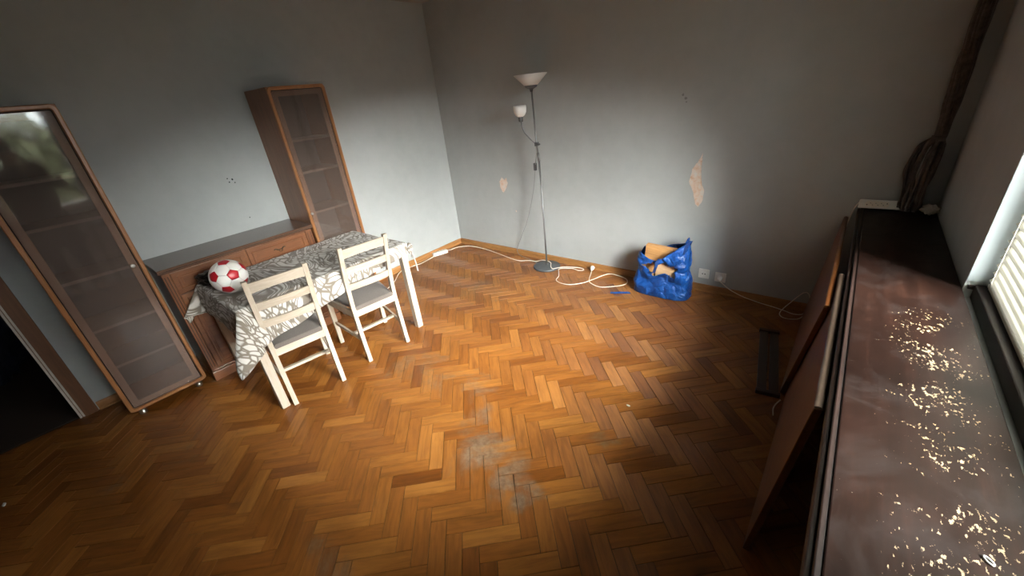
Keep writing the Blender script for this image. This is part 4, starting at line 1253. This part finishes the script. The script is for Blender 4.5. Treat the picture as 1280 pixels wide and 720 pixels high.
for zq, rx_, ry_, ox_ in ((1.500, .066, .072, .0), (1.478, .082, .098, .004), (1.458, .094, .140, .008), (1.430, .106, .180, .010), (1.38, .118, .200, .008), (1.28, .132, .204, .0), (1.15, .132, .190, 0), (1.02, .138, .190, 0), (.85, .152, .205, 0), (.70, .162, .214, 0), (.62, .166, .218, 0),
                           (.62, .152, .204, 0), (.80, .145, .192, 0)):
    secs.append([Vector((ox_ + rx_ * math.cos(a) * (1 + .02 * math.sin(5 * a)), ry_ * math.sin(a) * (1 + .02 * math.sin(7 * a)), zq)) for a in [2 * PI * k / 40 for k in range(40)]])
loft(bm, secs, cap=False); obj('coat', bm, 'coat', ps, smooth=True)
for s in (-1, 1):
    bm = new(); secs = []
    for q, w, h in ((-.085, .040, .06), (-.02, .046, .085), (.05, .044, .062), (.12, .048, .050), (.175, .040, .042), (.195, .022, .03)):
        x = .02 - q
        secs.append([Vector((x, s * (.11 + .012 * q / .1) + w * math.cos(a), .001 + h * max(0, .5 + .5 * math.sin(a)) * 1.0)) for a in [2 * PI * k / 14 for k in range(14)]])
    loft(bm, secs); obj('shoe', bm, 'coat', ps, smooth=True)
    bm = new(); bmesh.ops.create_uvsphere(bm, u_segments=12, v_segments=8, radius=.0115, matrix=Matrix.Translation((-.088, s * .031, 1.662))); e = obj('eye', bm, 'ball_white', ps, smooth=True)
    bm = new(); bmesh.ops.create_uvsphere(bm, u_segments=10, v_segments=6, radius=.0055, matrix=Matrix.Translation((-.0965, s * .031, 1.662))); obj('iris', bm, 'dark_hole', e, smooth=True)
    bm = new(); bmesh.ops.create_uvsphere(bm, u_segments=10, v_segments=8, radius=1, matrix=Matrix.Translation((.006, s * .076, 1.640)) @ Matrix.Diagonal((.016, .008, .030, 1))); obj('ear', bm, 'skin', ps, smooth=True)
bm = new(); loft(bm, [[Vector((x, w * math.cos(a), zq + .006 * math.sin(a))) for a in [2 * PI * k / 10 for k in range(10)]] for x, w, zq in ((-.080, .008, 1.668), (-.094, .010, 1.650), (-.106, .013, 1.632), (-.092, .012, 1.622))]); obj('nose', bm, 'skin', ps, smooth=True)
bm = new(); bmesh.ops.create_uvsphere(bm, u_segments=12, v_segments=6, radius=1, matrix=Matrix.Translation((-.080, 0, 1.588)) @ Matrix.Diagonal((.008, .024, .008, 1))); obj('mouth', bm, 'lips', ps, smooth=True)
bm = new(); bmesh.ops.create_icosphere(bm, subdivisions=4, radius=1)
bmesh.ops.delete(bm, geom=[v for v in bm.verts if (v.co.x < -.45 and v.co.z < .42) or v.co.z < -.55], context='VERTS')
for v in bm.verts:
    v.co = Vector((v.co.x * .104, v.co.y * .088, v.co.z * .108)) * (1 + .05 * noise3(v.co, 6)) + Vector((.004, 0, 1.690))
obj('hair', bm, 'hair', ps, smooth=True)
ph = bpy.data.objects.new('phone', None); C.objects.link(ph)
mm = Matrix.Identity(4); pc_ = phone_c + P0
for r in range(3):
    mm[r][0], mm[r][1], mm[r][2], mm[r][3] = RIGHT[r], UP[r], -FWD[r], pc_[r]
ph.matrix_world = mm
tag(ph, 'dark phone held up in both hands by the person taking the photo', 'phone')
bm = new(); box(bm, -.073, .073, -.036, .036, -.004, .004, .003); obj('phone_body', bm, 'black_plastic', ph)
bm = new(); box(bm, -.069, .069, -.033, .033, .0041, .0046); obj('screen', bm, 'dark_hole', ph)
